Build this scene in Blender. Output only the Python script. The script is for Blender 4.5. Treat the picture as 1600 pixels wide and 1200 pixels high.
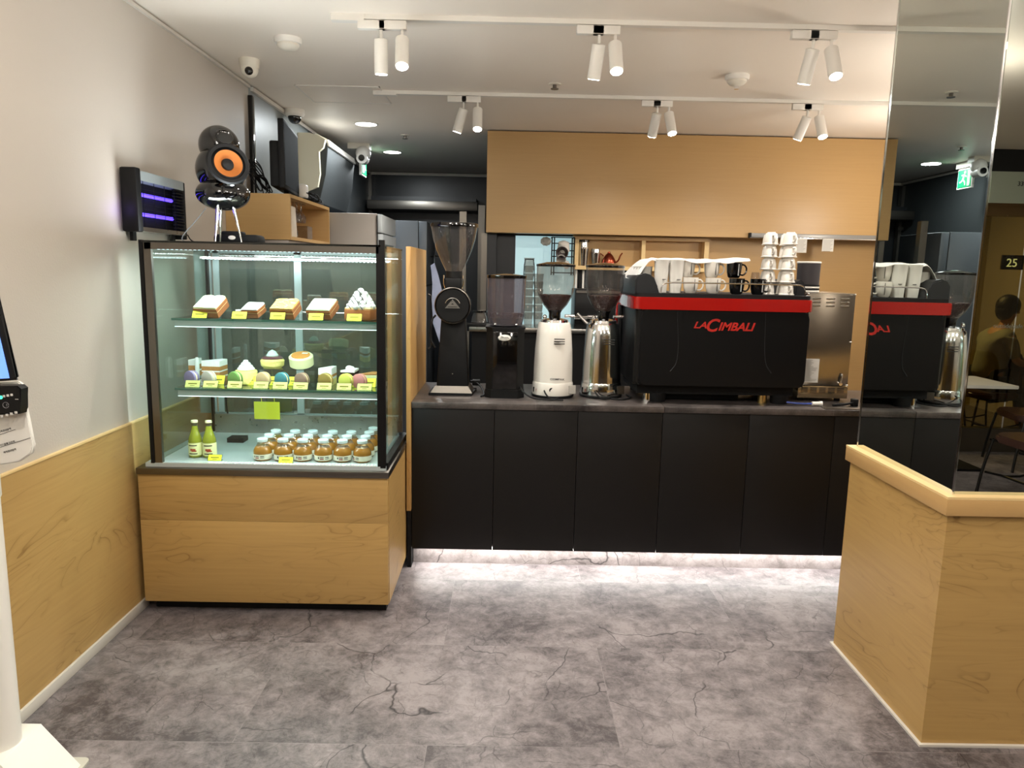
import bpy, bmesh, math, random
from math import sin, cos, pi, radians, tan, sqrt, atan2
from mathutils import Vector, Matrix, noise
random.seed(7)
for o in list(bpy.data.objects): bpy.data.objects.remove(o)
SC = bpy.context.scene
COL = SC.collection

# ---------------------------------------------------------------- camera
CAM = Vector((0, 0, 1.58)); FPX = 1138.9
_p, _r, _y = radians(8.885), radians(1.18), radians(0.527)
_f = Vector((sin(_y)*cos(_p), cos(_y)*cos(_p), -sin(_p)))
_rr = Vector((cos(_y), -sin(_y), 0)); _uu = _rr.cross(_f)
CR = _rr*cos(_r) + _uu*sin(_r); CU = _uu*cos(_r) - _rr*sin(_r); CF = _f
cd = bpy.data.cameras.new('camera'); cam = bpy.data.objects.new('camera', cd); COL.objects.link(cam)
cd.sensor_width = 36; cd.lens = FPX/1600*36; cd.clip_start = .05; cd.clip_end = 60
M = Matrix((CR, CU, -CF)).transposed().to_4x4(); M.translation = CAM
cam.matrix_world = M; SC.camera = cam

# ---------------------------------------------------------------- world, exposure
w = bpy.data.worlds.new('world'); SC.world = w; w.use_nodes = True
w.node_tree.nodes['Background'].inputs[0].default_value = (.8, .85, 1, 1)
w.node_tree.nodes['Background'].inputs[1].default_value = .02
SC.view_settings.view_transform = 'Standard'; SC.view_settings.look = 'None'
SC.view_settings.exposure = 0.3; SC.view_settings.gamma = 1.0
SC.view_settings.use_curve_mapping = False

CEIL = 2.71
def at(px, py, Y):
    d = CR*((px-800)/FPX) - CU*((py-600)/FPX) + CF
    return CAM + d*(Y/d.y)
def atz(px, py, Z):
    d = CR*((px-800)/FPX) - CU*((py-600)/FPX) + CF
    return CAM + d*((Z-CAM.z)/d.z)

# ---------------------------------------------------------------- materials
def lin(c):
    return tuple(((v/255)/12.92 if v/255 <= .04045 else ((v/255+.055)/1.055)**2.4) for v in c) + (1,)
def mat(name, rgb, rough=.5, metal=0, spec=.5, emit=None, estr=0, coat=0, trans=0, bump=0, bscale=40, ior=1.45, aniso=0):
    m = bpy.data.materials.new(name); m.use_nodes = True
    nt = m.node_tree; b = nt.nodes['Principled BSDF']
    b.inputs['Base Color'].default_value = lin(rgb); b.inputs['Roughness'].default_value = rough
    b.inputs['Metallic'].default_value = metal; b.inputs['Specular IOR Level'].default_value = spec
    b.inputs['Coat Weight'].default_value = coat; b.inputs['Transmission Weight'].default_value = trans
    b.inputs['IOR'].default_value = ior
    if emit: b.inputs['Emission Color'].default_value = lin(emit); b.inputs['Emission Strength'].default_value = estr
    tc = nt.nodes.new('ShaderNodeTexCoord'); n = nt.nodes.new('ShaderNodeTexNoise'); n.inputs['Scale'].default_value = bscale
    nt.links.new(tc.outputs['Object'], n.inputs['Vector'])
    mr = nt.nodes.new('ShaderNodeMapRange'); mr.inputs[3].default_value = max(0, rough-.03); mr.inputs[4].default_value = min(1, rough+.04)
    nt.links.new(n.outputs['Fac'], mr.inputs[0]); nt.links.new(mr.outputs[0], b.inputs['Roughness'])
    if bump:
        bp = nt.nodes.new('ShaderNodeBump'); bp.inputs['Strength'].default_value = bump; bp.inputs['Distance'].default_value = .01
        nt.links.new(n.outputs['Fac'], bp.inputs['Height']); nt.links.new(bp.outputs[0], b.inputs['Normal'])
    return m
def glass(name, tint=(235, 245, 240), refl=1.0, ior=1.45, rough=.0, haze=0.0, hazecol=(200, 200, 200)):
    """thin sheet glass: Fresnel mix of a clear sheet and a glossy coat"""
    m = bpy.data.materials.new(name); m.use_nodes = True; nt = m.node_tree; nt.nodes.clear()
    out = nt.nodes.new('ShaderNodeOutputMaterial'); mx = nt.nodes.new('ShaderNodeMixShader')
    tr = nt.nodes.new('ShaderNodeBsdfTransparent'); tr.inputs[0].default_value = lin(tint)
    gl = nt.nodes.new('ShaderNodeBsdfGlossy'); gl.inputs['Roughness'].default_value = rough
    f0 = ((ior-1)/(ior+1))**2*2          # both faces of a thin sheet
    lw = nt.nodes.new('ShaderNodeLayerWeight'); lw.inputs[0].default_value = .5
    pw = nt.nodes.new('ShaderNodeMath'); pw.operation = 'POWER'; pw.inputs[1].default_value = 4.5; nt.links.new(lw.outputs['Facing'], pw.inputs[0])
    fr = nt.nodes.new('ShaderNodeMath'); fr.operation = 'MULTIPLY_ADD'; fr.inputs[1].default_value = .85; fr.inputs[2].default_value = f0*.5
    nt.links.new(pw.outputs[0], fr.inputs[0])
    ml = nt.nodes.new('ShaderNodeMath'); ml.operation = 'MULTIPLY'; ml.inputs[1].default_value = refl; ml.use_clamp = True
    nt.links.new(fr.outputs[0], ml.inputs[0]); nt.links.new(ml.outputs[0], mx.inputs[0])
    src = tr
    if haze:
        df = nt.nodes.new('ShaderNodeBsdfDiffuse'); df.inputs[0].default_value = lin(hazecol)
        m2 = nt.nodes.new('ShaderNodeMixShader'); m2.inputs[0].default_value = haze
        nt.links.new(tr.outputs[0], m2.inputs[1]); nt.links.new(df.outputs[0], m2.inputs[2]); src = m2
    nt.links.new(src.outputs[0], mx.inputs[1]); nt.links.new(gl.outputs[0], mx.inputs[2]); nt.links.new(mx.outputs[0], out.inputs[0])
    return m
def wood(name, base, dark, scale=(1, 1, 1), rough=.38, loc=(0, 0, 0), amt=.85):
    m = bpy.data.materials.new(name); m.use_nodes = True; nt = m.node_tree; b = nt.nodes['Principled BSDF']
    N = nt.nodes.new; L = nt.links.new
    tc = N('ShaderNodeTexCoord'); mp = N('ShaderNodeMapping'); mp.inputs['Scale'].default_value = scale; mp.inputs['Location'].default_value = loc
    L(tc.outputs['Object'], mp.inputs[0])
    n1 = N('ShaderNodeTexNoise'); n1.inputs['Scale'].default_value = 1.0; n1.inputs['Detail'].default_value = 3; n1.inputs['Distortion'].default_value = .7
    L(mp.outputs[0], n1.inputs['Vector'])
    mu = N('ShaderNodeMath'); mu.operation = 'MULTIPLY'; mu.inputs[1].default_value = 18; L(n1.outputs['Fac'], mu.inputs[0])
    fr = N('ShaderNodeMath'); fr.operation = 'FRACT'; L(mu.outputs[0], fr.inputs[0])
    cr = N('ShaderNodeValToRGB'); e = cr.color_ramp.elements
    e[0].position = 0; e[0].color = (1, 1, 1, 1); e[1].position = .10; e[1].color = (.25, .25, .25, 1)
    x = e.new(.45); x.color = (0, 0, 0, 1); x = e.new(.96); x.color = (.15, .15, .15, 1); x = e.new(1.0); x.color = (1, 1, 1, 1)
    L(fr.outputs[0], cr.inputs[0])
    n2 = N('ShaderNodeTexNoise'); n2.inputs['Scale'].default_value = 1.6; n2.inputs['Detail'].default_value = 3; L(mp.outputs[0], n2.inputs['Vector'])
    r2 = N('ShaderNodeMapRange'); r2.inputs[1].default_value = .42; r2.inputs[2].default_value = .68; L(n2.outputs['Fac'], r2.inputs[0])
    m1 = N('ShaderNodeMath'); m1.operation = 'MULTIPLY'; L(cr.outputs[0], m1.inputs[0]); L(r2.outputs[0], m1.inputs[1])
    # fine streaks
    mp2 = N('ShaderNodeMapping'); mp2.inputs['Scale'].default_value = tuple(s*18 if s > 1.8 else s*2.2 for s in scale); L(tc.outputs['Object'], mp2.inputs[0])
    n3 = N('ShaderNodeTexNoise'); n3.inputs['Scale'].default_value = 1.0; n3.inputs['Detail'].default_value = 5; L(mp2.outputs[0], n3.inputs['Vector'])
    m3 = N('ShaderNodeMath'); m3.operation = 'MULTIPLY_ADD'; m3.inputs[1].default_value = .45; L(n3.outputs['Fac'], m3.inputs[0])
    sc2 = N('ShaderNodeMath'); sc2.operation = 'MULTIPLY'; sc2.inputs[1].default_value = amt; L(m1.outputs[0], sc2.inputs[0])
    L(sc2.outputs[0], m3.inputs[2])
    sb = N('ShaderNodeMath'); sb.operation = 'SUBTRACT'; sb.inputs[1].default_value = .12; sb.use_clamp = True; L(m3.outputs[0], sb.inputs[0])
    mix = N('ShaderNodeMix'); mix.data_type = 'RGBA'; mix.inputs[6].default_value = lin(base); mix.inputs[7].default_value = lin(dark)
    L(sb.outputs[0], mix.inputs[0]); L(mix.outputs[2], b.inputs['Base Color'])
    b.inputs['Roughness'].default_value = rough; b.inputs['Specular IOR Level'].default_value = .4
    return m
def stone_tile(name, a, bcol, tile=(1.0, .66), vein=1.0, rough=.42, plane='XY', off=(0, 0)):
    m = bpy.data.materials.new(name); m.use_nodes = True; nt = m.node_tree; b = nt.nodes['Principled BSDF']
    N = nt.nodes.new; L = nt.links.new
    tc = N('ShaderNodeTexCoord'); mp0 = N('ShaderNodeMapping'); mp0.inputs['Location'].default_value = (off[0], off[1], 0)
    if plane == 'XZ': mp0.inputs['Rotation'].default_value = (radians(-90), 0, 0)
    L(tc.outputs['Object'], mp0.inputs[0]); V = mp0.outputs[0]
    br = N('ShaderNodeTexBrick'); br.inputs['Scale'].default_value = 1; br.inputs['Brick Width'].default_value = tile[0]; br.inputs['Row Height'].default_value = tile[1]
    br.inputs['Mortar Size'].default_value = .0012; br.inputs['Mortar Smooth'].default_value = .3; br.offset = .5
    br.inputs['Color1'].default_value = (0, 0, 0, 1); br.inputs['Color2'].default_value = (1, 1, 1, 1); br.inputs['Mortar'].default_value = (.5, .5, .5, 1)
    L(V, br.inputs['Vector'])
    # per-tile offset so that the figure breaks at the seams
    sh = N('ShaderNodeVectorMath'); sh.operation = 'SCALE'; sh.inputs['Scale'].default_value = 3.7; L(br.outputs['Color'], sh.inputs[0])
    ad = N('ShaderNodeVectorMath'); ad.operation = 'ADD'; L(V, ad.inputs[0]); L(sh.outputs[0], ad.inputs[1]); W = ad.outputs[0]
    n1 = N('ShaderNodeTexNoise'); n1.inputs['Scale'].default_value = 2.2; n1.inputs['Detail'].default_value = 12; n1.inputs['Roughness'].default_value = .70; n1.inputs['Distortion'].default_value = .25; L(W, n1.inputs['Vector'])
    n2 = N('ShaderNodeTexNoise'); n2.inputs['Scale'].default_value = 14; n2.inputs['Detail'].default_value = 10; n2.inputs['Roughness'].default_value = .85; n2.inputs['Distortion'].default_value = .35; L(W, n2.inputs['Vector'])
    av = N('ShaderNodeMath'); av.operation = 'ADD'; L(n1.outputs['Fac'], av.inputs[0]); L(n2.outputs['Fac'], av.inputs[1])
    cr = N('ShaderNodeMapRange'); cr.inputs[1].default_value = .84; cr.inputs[2].default_value = 1.17; L(av.outputs[0], cr.inputs[0])
    mix = N('ShaderNodeMix'); mix.data_type = 'RGBA'; mix.inputs[6].default_value = lin(a); mix.inputs[7].default_value = lin(bcol); L(cr.outputs[0], mix.inputs[0])
    # veins
    nd = N('ShaderNodeTexNoise'); nd.inputs['Scale'].default_value = 2.6; nd.inputs['Detail'].default_value = 4; L(W, nd.inputs['Vector'])
    s1 = N('ShaderNodeVectorMath'); s1.operation = 'SUBTRACT'; s1.inputs[1].default_value = (.5, .5, .5); L(nd.outputs['Color'], s1.inputs[0])
    s2 = N('ShaderNodeVectorMath'); s2.operation = 'SCALE'; s2.inputs['Scale'].default_value = .34; L(s1.outputs[0], s2.inputs[0])
    s3 = N('ShaderNodeVectorMath'); s3.operation = 'ADD'; L(W, s3.inputs[0]); L(s2.outputs[0], s3.inputs[1])
    cur = mix.outputs[2]
    for sc, th, st, lo in ((1.5, .0065, .95, .47), (3.6, .009, .65, .47), (8.5, .016, .42, .48)):
        vo = N('ShaderNodeTexVoronoi'); vo.feature = 'DISTANCE_TO_EDGE'; vo.inputs['Scale'].default_value = sc; L(s3.outputs[0], vo.inputs['Vector'])
        r = N('ShaderNodeMapRange'); r.inputs[1].default_value = 0; r.inputs[2].default_value = th; r.inputs[3].default_value = 1; r.inputs[4].default_value = 0; L(vo.outputs['Distance'], r.inputs[0])
        nm = N('ShaderNodeTexNoise'); nm.inputs['Scale'].default_value = 2.0*sc; nm.inputs['Detail'].default_value = 2; L(W, nm.inputs['Vector'])
        rm = N('ShaderNodeMapRange'); rm.inputs[1].default_value = lo; rm.inputs[2].default_value = lo+.08; L(nm.outputs['Fac'], rm.inputs[0])
        mm = N('ShaderNodeMath'); mm.operation = 'MULTIPLY'; L(r.outputs[0], mm.inputs[0]); L(rm.outputs[0], mm.inputs[1])
        m2 = N('ShaderNodeMath'); m2.operation = 'MULTIPLY'; m2.inputs[1].default_value = st*vein; L(mm.outputs[0], m2.inputs[0])
        mx = N('ShaderNodeMix'); mx.data_type = 'RGBA'; mx.inputs[7].default_value = lin((38, 34, 36)); L(m2.outputs[0], mx.inputs[0]); L(cur, mx.inputs[6]); cur = mx.outputs[2]
    # light seams
    mx = N('ShaderNodeMix'); mx.data_type = 'RGBA'; mx.inputs[7].default_value = lin((150, 145, 143))
    ms = N('ShaderNodeMath'); ms.operation = 'MULTIPLY'; ms.inputs[1].default_value = .3; L(br.outputs['Fac'], ms.inputs[0])
    L(ms.outputs[0], mx.inputs[0]); L(cur, mx.inputs[6])
    L(mx.outputs[2], b.inputs['Base Color'])
    b.inputs['Roughness'].default_value = rough; b.inputs['Specular IOR Level'].default_value = .45
    bp = N('ShaderNodeBump'); bp.inputs['Strength'].default_value = .25; bp.inputs['Distance'].default_value = .004; L(n2.outputs['Fac'], bp.inputs['Height']); L(bp.outputs[0], b.inputs['Normal'])
    return m

X = {}
X['wood'] = wood('maple_horizontal', (184, 150, 92), (132, 98, 52), (1.1, 1.1, 4.2))
X['woodv'] = wood('maple_vertical', (190, 150, 92), (146, 104, 56), (4.2, 4.2, 1.1), loc=(3, 1, 2))
X['woody'] = wood('maple_along_wall', (184, 151, 94), (134, 100, 54), (1.1, 1.1, 4.0), loc=(7, 3, 1))
X['woodplain'] = wood('maple_plain', (186, 150, 98), (164, 128, 80), (1.2, 1.2, 5), amt=.15)
X['woodlight'] = wood('maple_edge', (226, 196, 140), (205, 170, 110), (1.2, 1.2, 5), amt=.1)
X['wallpaint'] = mat('white_wall_paint', (184, 176, 166), .55, bump=.05, bscale=120)
X['ceiling'] = mat('ceiling_film', (238, 229, 217), .42, spec=.3, bscale=6)
X['floor'] = stone_tile('grey_marble_tile', (72, 66, 67), (142, 134, 134), (1.3, .66), off=(.24, .41))
X['kick'] = stone_tile('marble_kick', (110, 103, 101), (158, 150, 148), (1.3, .66), plane='XZ')
X['laminate'] = mat('black_laminate', (21, 19, 18), .4, spec=.3)
X['worktop'] = stone_tile('dark_stone_top', (34, 31, 30), (84, 77, 74), (9, 9), vein=.3, rough=.3)
X['darkwall'] = mat('dark_wall', (26, 28, 31), .35)
X['darkgrey'] = mat('dark_grey_film', (54, 57, 58), .55, spec=.3)
X['greywall'] = mat('grey_wall_panel', (128, 134, 134), .4)
X['mirror'] = mat('mirror_silver', (214, 220, 214), .0, 1)
X['mirror'].node_tree.nodes['Principled BSDF'].inputs['Roughness'].default_value = 0
for l in list(X['mirror'].node_tree.links):
    if l.to_socket.name == 'Roughness': X['mirror'].node_tree.links.remove(l)
X['chrome'] = mat('chrome', (225, 225, 225), .08, 1)
X['steel'] = mat('brushed_steel', (175, 172, 166), .28, 1)
X['dsteel'] = mat('dull_steel', (118, 113, 106), .35, 1)
X['gloss_black'] = mat('gloss_black', (6, 6, 7), .08, spec=.6, coat=.5)
X['black'] = mat('satin_black', (9, 9, 10), .42, spec=.35)
X['mblack'] = mat('matte_black', (10, 10, 11), .6, spec=.3)
X['darkplastic'] = mat('dark_grey_plastic', (26, 27, 29), .45, spec=.35)
X['white'] = mat('white_paint_metal', (228, 224, 216), .35)
X['ceramic'] = mat('white_ceramic', (216, 211, 202), .15, spec=.6)
X['paper'] = mat('white_paper', (208, 205, 198), .75)
X['offwhite'] = mat('off_white_plastic', (222, 216, 202), .4)
X['red'] = mat('red_enamel', (150, 15, 10), .22, coat=.6)
X['orange'] = mat('orange_cone', (196, 116, 48), .55)
X['bean'] = mat('roasted_beans', (62, 26, 20), .28, bump=.9, bscale=110)
X['glass'] = glass('clear_glass', (240, 246, 243), 1.0)
X['glass_edge'] = mat('green_glass_edge', (70, 110, 100), .15, spec=.6)
X['shelfglass'] = glass('shelf_glass', (205, 226, 218), 1.3)
X['hopper'] = glass('clear_hopper', (222, 218, 214), 1.5, 1.5, .03, haze=.035)
X['hopper_smoke'] = glass('smoked_hopper', (185, 178, 182), 1.2, 1.5, .03, haze=.12, hazecol=(190, 180, 190))
X['acrylic'] = glass('clear_acrylic', (225, 238, 235), 1.4, 1.5, haze=.03)
X['tag'] = mat('tag_yellow', (236, 232, 60), .6)
X['taglight'] = mat('pale_yellow_card', (226, 232, 140), .6)
X['ink'] = mat('dark_ink', (40, 38, 36), .7)
X['led'] = mat('cool_led', (255, 255, 255), .5, emit=(214, 240, 255), estr=9)
X['ledstrip'] = mat('white_led_strip', (255, 255, 255), .5, emit=(255, 250, 244), estr=7)
X['lampface'] = mat('lamp_lens', (255, 255, 255), .5, emit=(255, 246, 232), estr=40)
X['downface'] = mat('downlight_lens', (255, 255, 255), .5, emit=(250, 250, 245), estr=9)
X['fridge'] = mat('silver_fridge', (150, 143, 136), .42, .25)
X['fridge2'] = mat('slate_fridge', (92, 97, 102), .38, .3)
X['frost'] = mat('frosted_pane', (128, 148, 152), .3)
X['caulk'] = mat('white_trim', (205, 200, 190), .4)

# ---------------------------------------------------------------- mesh builder
class MB:
    def __init__(s): s.bm = bmesh.new()
    def _xf(s, vs, loc, rot):
        if rot: bmesh.ops.rotate(s.bm, verts=vs, cent=(0, 0, 0), matrix=rot)
        if loc: bmesh.ops.translate(s.bm, verts=vs, vec=loc)
    def box(s, x0, x1, y0, y1, z0, z1, bev=0, seg=2, rot=None, loc=None, taper=None):
        r = bmesh.ops.create_cube(s.bm, size=1); vs = r['verts']
        for v in vs:
            t = (1, 1)
            if taper and v.co.z > 0: t = taper
            v.co = Vector(((x0+x1)/2+v.co.x*(x1-x0)*t[0], (y0+y1)/2+v.co.y*(y1-y0)*t[1], z0+(v.co.z+.5)*(z1-z0)))
        if bev:
            es = list({e for v in vs for e in v.link_edges})
            r2 = bmesh.ops.bevel(s.bm, geom=es, offset=bev, segments=seg, affect='EDGES', profile=.5, clamp_overlap=True)
            vs = list({v for f in r2['faces'] for v in f.verts} | {v for v in vs if v.is_valid})
        s._xf(vs, loc, rot); return s
    def cyl(s, c, r, h, axis='Z', seg=24, r2=None, caps=True, rot=None):
        r2 = r if r2 is None else r2
        vs = bmesh.ops.create_cone(s.bm, cap_ends=caps, segments=seg, radius1=r, radius2=r2, depth=h)['verts']
        bmesh.ops.translate(s.bm, verts=vs, vec=(0, 0, h/2))
        if axis == 'X': bmesh.ops.rotate(s.bm, verts=vs, cent=(0, 0, 0), matrix=Matrix.Rotation(pi/2, 3, 'Y'))
        if axis == 'Y': bmesh.ops.rotate(s.bm, verts=vs, cent=(0, 0, 0), matrix=Matrix.Rotation(-pi/2, 3, 'X'))
        s._xf(vs, c, rot); return s
    def lathe(s, prof, c=(0, 0, 0), seg=28, rot=None, cap=True, squash=None):
        rings = []; allv = []
        for r, z in prof:
            ring = [s.bm.verts.new((max(r, 1e-5)*cos(2*pi*i/seg), max(r, 1e-5)*sin(2*pi*i/seg), z)) for i in range(seg)]
            if squash: 
                for v in ring: v.co.x *= squash[0]; v.co.y *= squash[1]
            rings.append(ring); allv += ring
        for a, b in zip(rings, rings[1:]):
            for i in range(seg):
                s.bm.faces.new((a[i], a[(i+1) % seg], b[(i+1) % seg], b[i]))
        if cap:
            if prof[0][0] > 1e-4: s.bm.faces.new(rings[0][::-1])
            if prof[-1][0] > 1e-4: s.bm.faces.new(rings[-1])
        s._xf(allv, c, rot); return s
    def sphere(s, c, r, sc=(1, 1, 1), u=20, v=14, rot=None):
        vs = bmesh.ops.create_uvsphere(s.bm, u_segments=u, v_segments=v, radius=r)['verts']
        for q in vs: q.co = Vector((q.co.x*sc[0], q.co.y*sc[1], q.co.z*sc[2]))
        s._xf(vs, c, rot); return s
    def tube(s, pts, r, seg=10, smooth=0):
        pts = [Vector(p) for p in pts]
        for _ in range(smooth):
            q = [pts[0]]
            for a, b in zip(pts, pts[1:]): q += [a*.75+b*.25, a*.25+b*.75]
            q.append(pts[-1]); pts = q
        rings = []; n = len(pts); rr = r if isinstance(r, (list, tuple)) else None
        up = Vector((0, 0, 1))
        for i, p in enumerate(pts):
            d = (pts[min(i+1, n-1)]-pts[max(i-1, 0)])
            if d.length < 1e-9: d = Vector((0, 0, 1))
            d.normalize()
            a = d.cross(up)
            if a.length < .05: a = d.cross(Vector((1, 0, 0)))
            a.normalize(); b = d.cross(a); up = b.cross(d) if False else up
            ra = (rr[0]+(rr[1]-rr[0])*i/(n-1)) if rr else r
            rings.append([s.bm.verts.new(p+a*ra*cos(2*pi*k/seg)+b*ra*sin(2*pi*k/seg)) for k in range(seg)])
        for A, B in zip(rings, rings[1:]):
            best = min(range(seg), key=lambda o: sum((A[k].co-B[(k+o) % seg].co).length for k in range(0, seg, 3)))
            for k in range(seg):
                s.bm.faces.new((A[k], A[(k+1) % seg], B[(k+1+best) % seg], B[(k+best) % seg]))
        s.bm.faces.new(rings[0][::-1]); s.bm.faces.new(rings[-1]); return s
    def prism(s, poly, d0, d1, plane='XZ', rot=None, loc=None, bev=0):
        """poly in the plane, extruded d0..d1 along the third axis"""
        def mk(a, b, d):
            return {'XZ': (a, d, b), 'YZ': (d, a, b), 'XY': (a, b, d)}[plane]
        A = [s.bm.verts.new(mk(a, b, d0)) for a, b in poly]; B = [s.bm.verts.new(mk(a, b, d1)) for a, b in poly]
        n = len(poly); fs = []
        for i in range(n): fs.append(s.bm.faces.new((A[i], A[(i+1) % n], B[(i+1) % n], B[i])))
        fs.append(s.bm.faces.new(A[::-1])); fs.append(s.bm.faces.new(B))
        vs = A+B
        if bev:
            es = list({e for f in fs[-2:] for e in f.edges})
            r2 = bmesh.ops.bevel(s.bm, geom=es, offset=bev, segments=2, affect='EDGES', clamp_overlap=True)
            vs = list({v for f in r2['faces'] for v in f.verts} | {v for v in vs if v.is_valid})
        s._xf(vs, loc, rot); return s
    def move(s, loc=None, rot=None):
        s._xf(list(s.bm.verts), loc, rot); return s
    def build(s, name, m, parent=None, ang=.65, origin=None):
        bmesh.ops.recalc_face_normals(s.bm, faces=s.bm.faces)
        for e in s.bm.edges: e.smooth = e.calc_face_angle(0) < ang
        for f in s.bm.faces: f.smooth = True
        me = bpy.data.meshes.new(name)
        off = Vector((0, 0, 0))
        if parent is not None:
            off = Vector(parent.get('_w', (0, 0, 0)))
        elif origin != 'world':
            co = [v.co for v in s.bm.verts]
            off = Vector(((min(c.x for c in co)+max(c.x for c in co))/2, (min(c.y for c in co)+max(c.y for c in co))/2, min(c.z for c in co)))
        if off.length: bmesh.ops.translate(s.bm, verts=s.bm.verts, vec=-off)
        s.bm.to_mesh(me); s.bm.free()
        for mm in (m if isinstance(m, (list, tuple)) else [m]): me.materials.append(mm)
        o = bpy.data.objects.new(name, me); COL.objects.link(o)
        if parent is not None: o.parent = parent; WOFF[o.name] = off
        else: o.location = off
        return o
WOFF = {}
def thing(name, label, cat, loc=(0, 0, 0), group=None, local=False, rz=0):
    """Empty at the base; local=False: parts are given in room coordinates"""
    o = bpy.data.objects.new(name, None); COL.objects.link(o); o.empty_display_size = .05
    o.location = loc; o.rotation_euler.z = rz; o['label'] = label; o['category'] = cat
    if group: o['group'] = group
    if not local: OFFS[o.name] = Vector(loc)
    return o
OFFS = {}
_old_build = MB.build
def _build(s, name, m, parent=None, ang=.65, origin=None):
    if parent is not None:
        p = parent
        while p.parent: p = p.parent
        off = OFFS.get(p.name, Vector((0, 0, 0)))
        if off.length: bmesh.ops.translate(s.bm, verts=s.bm.verts, vec=-off)
    return _old_build(s, name, m, parent, ang, origin)
MB.build = _build
def tag(o, label=None, cat=None, group=None, kind=None):
    if label: o['label'] = label
    if cat: o['category'] = cat
    if group: o['group'] = group
    if kind: o['kind'] = kind
    return o
def struct(o): o['kind'] = 'structure'; return o
def dup(root, loc, label, rz=None, group=None, scale=None):
    r = root.copy(); COL.objects.link(r); r.location = loc
    if rz is not None: r.rotation_euler.z = rz
    if scale: r.scale = scale
    r['label'] = label
    if group: r['group'] = group
    def rec(src, dst):
        for ch in list(src.children):
            c = ch.copy(); COL.objects.link(c); c.parent = dst; rec(ch, c)
    rec(root, r); return r
def text(s, size, m, parent, loc, rot=(pi/2, 0, 0), shear=0, ext=.0006, name='lettering', bold=0, sx=1):
    cu = bpy.data.curves.new(name, 'FONT'); cu.body = s; cu.size = size; cu.shear = shear; cu.extrude = ext; cu.offset = bold
    cu.resolution_u = 3; cu.align_x = 'LEFT'
    t = bpy.data.objects.new(name, cu); COL.objects.link(t)
    dg = bpy.context.evaluated_depsgraph_get(); me = bpy.data.meshes.new_from_object(t.evaluated_get(dg))
    bpy.data.objects.remove(t)
    me.name = name
    R = Matrix.Rotation(rot[2], 4, 'Z') @ Matrix.Rotation(rot[1], 4, 'Y') @ Matrix.Rotation(rot[0], 4, 'X')
    p = parent
    while p is not None and p.parent: p = p.parent
    off = OFFS.get(p.name, Vector((0, 0, 0))) if p is not None else Vector((0, 0, 0))
    me.transform(Matrix.Translation(Vector(loc)-off) @ R @ Matrix.Diagonal((sx, 1, 1, 1)))
    me.materials.clear(); me.materials.append(m)
    for q in me.polygons: q.material_index = 0
    o = bpy.data.objects.new(name, me); COL.objects.link(o)
    if parent is not None: o.parent = parent
    return o
def RX(a): return Matrix.Rotation(a, 3, 'X')
def RY(a): return Matrix.Rotation(a, 3, 'Y')
def RZ(a): return Matrix.Rotation(a, 3, 'Z')
def spot(loc, target, watts, size=60, blend=.5, r=.03, col=(1, .95, .88)):
    l = bpy.data.lights.new('spot_light', 'SPOT'); l.energy = watts; l.spot_size = radians(size); l.spot_blend = blend; l.shadow_soft_size = r; l.color = col
    o = bpy.data.objects.new('spot_light', l); COL.objects.link(o); o.location = loc
    o.rotation_euler = (Vector(target)-Vector(loc)).to_track_quat('-Z', 'Y').to_euler(); return o
def area(loc, rot, sx, sy, watts, col=(1, 1, 1)):
    l = bpy.data.lights.new('area_light', 'AREA'); l.shape = 'RECTANGLE'; l.size = sx; l.size_y = sy; l.energy = watts; l.color = col
    o = bpy.data.objects.new('area_light', l); COL.objects.link(o); o.location = loc; o.rotation_euler = rot; return o
# ================================================================ THE ROOM
LX = -1.665           # left wall
MX = 1.467            # side mirror of the pillar
PF = 2.27             # front of the pillar
struct(MB().box(LX-.2, 6, -5, 9.3, -.1, 0).build('floor', X['floor'], origin='world'))
struct(MB().box(LX-.2, 6, -5, 9.3, CEIL, CEIL+.1).build('ceiling', X['ceiling'], origin='world'))
wl = struct(MB().box(LX-.15, LX, -5, 4.86, 0, CEIL).build('wall_left', X['wallpaint'], origin='world'))
struct(MB().box(LX, LX+.012, -5, 4.30, .045, .872).build('trim_1', X['woody'], origin='world'))          # wainscot
struct(MB().box(LX, LX+.015, -5, 4.30, .872, .879).build('trim_2', X['woodlight'], origin='world'))
struct(MB().box(LX, LX+.022, -5, 3.22, 0, .045, bev=.003).build('baseboard_left', X['caulk'], origin='world'))
struct(MB().box(LX-.15, LX, 4.86, 6.25, 0, CEIL).build('wall_left_rear', X['greywall'], origin='world'))
struct(MB().box(LX-.15, LX, 6.25, 9.1, 0, CEIL).build('wall_left_kitchen', X['darkgrey'], origin='world'))
struct(MB().box(LX-.15, .1, 9.0, 9.15, 0, CEIL).build('wall_back', X['darkwall'], origin='world'))
# kitchen partition under / left of the wood fascia
struct(MB().box(-.18, -.10, 6.34, 9.0, 0, CEIL).build('wall_kitchen_side', X['darkwall'], origin='world'))
struct(MB().box(-.18, .56, 6.45, 6.55, 0, CEIL).build('wall_kitchen_back', X['darkwall'], origin='world'))
struct(MB().box(-.185, 3.6, 6.2, 6.34, 1.888, 2.70).build('trim_3', X['woodplain'], origin='world'))      # fascia board
struct(MB().box(.56, 3.6, 6.45, 6.6, 0, CEIL).build('wall_right_kitchen_back', X['woodplain'], origin='world'))
struct(MB().box(3.6, 3.75, 2.9, 6.6, 0, CEIL).build('wall_right', X['wallpaint'], origin='world'))
struct(MB().box(LX, 1.0, 9-.03, 9, 2.67, 2.70).build('trim_4', X['caulk'], origin='world'))
struct(MB().box(LX, LX+.02, 4.9, 9, 2.675, 2.70).box(LX, LX+.015, 3.0, 4.86, 2.685, 2.70).build('trim_5', X['caulk'], origin='world'))
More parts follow.
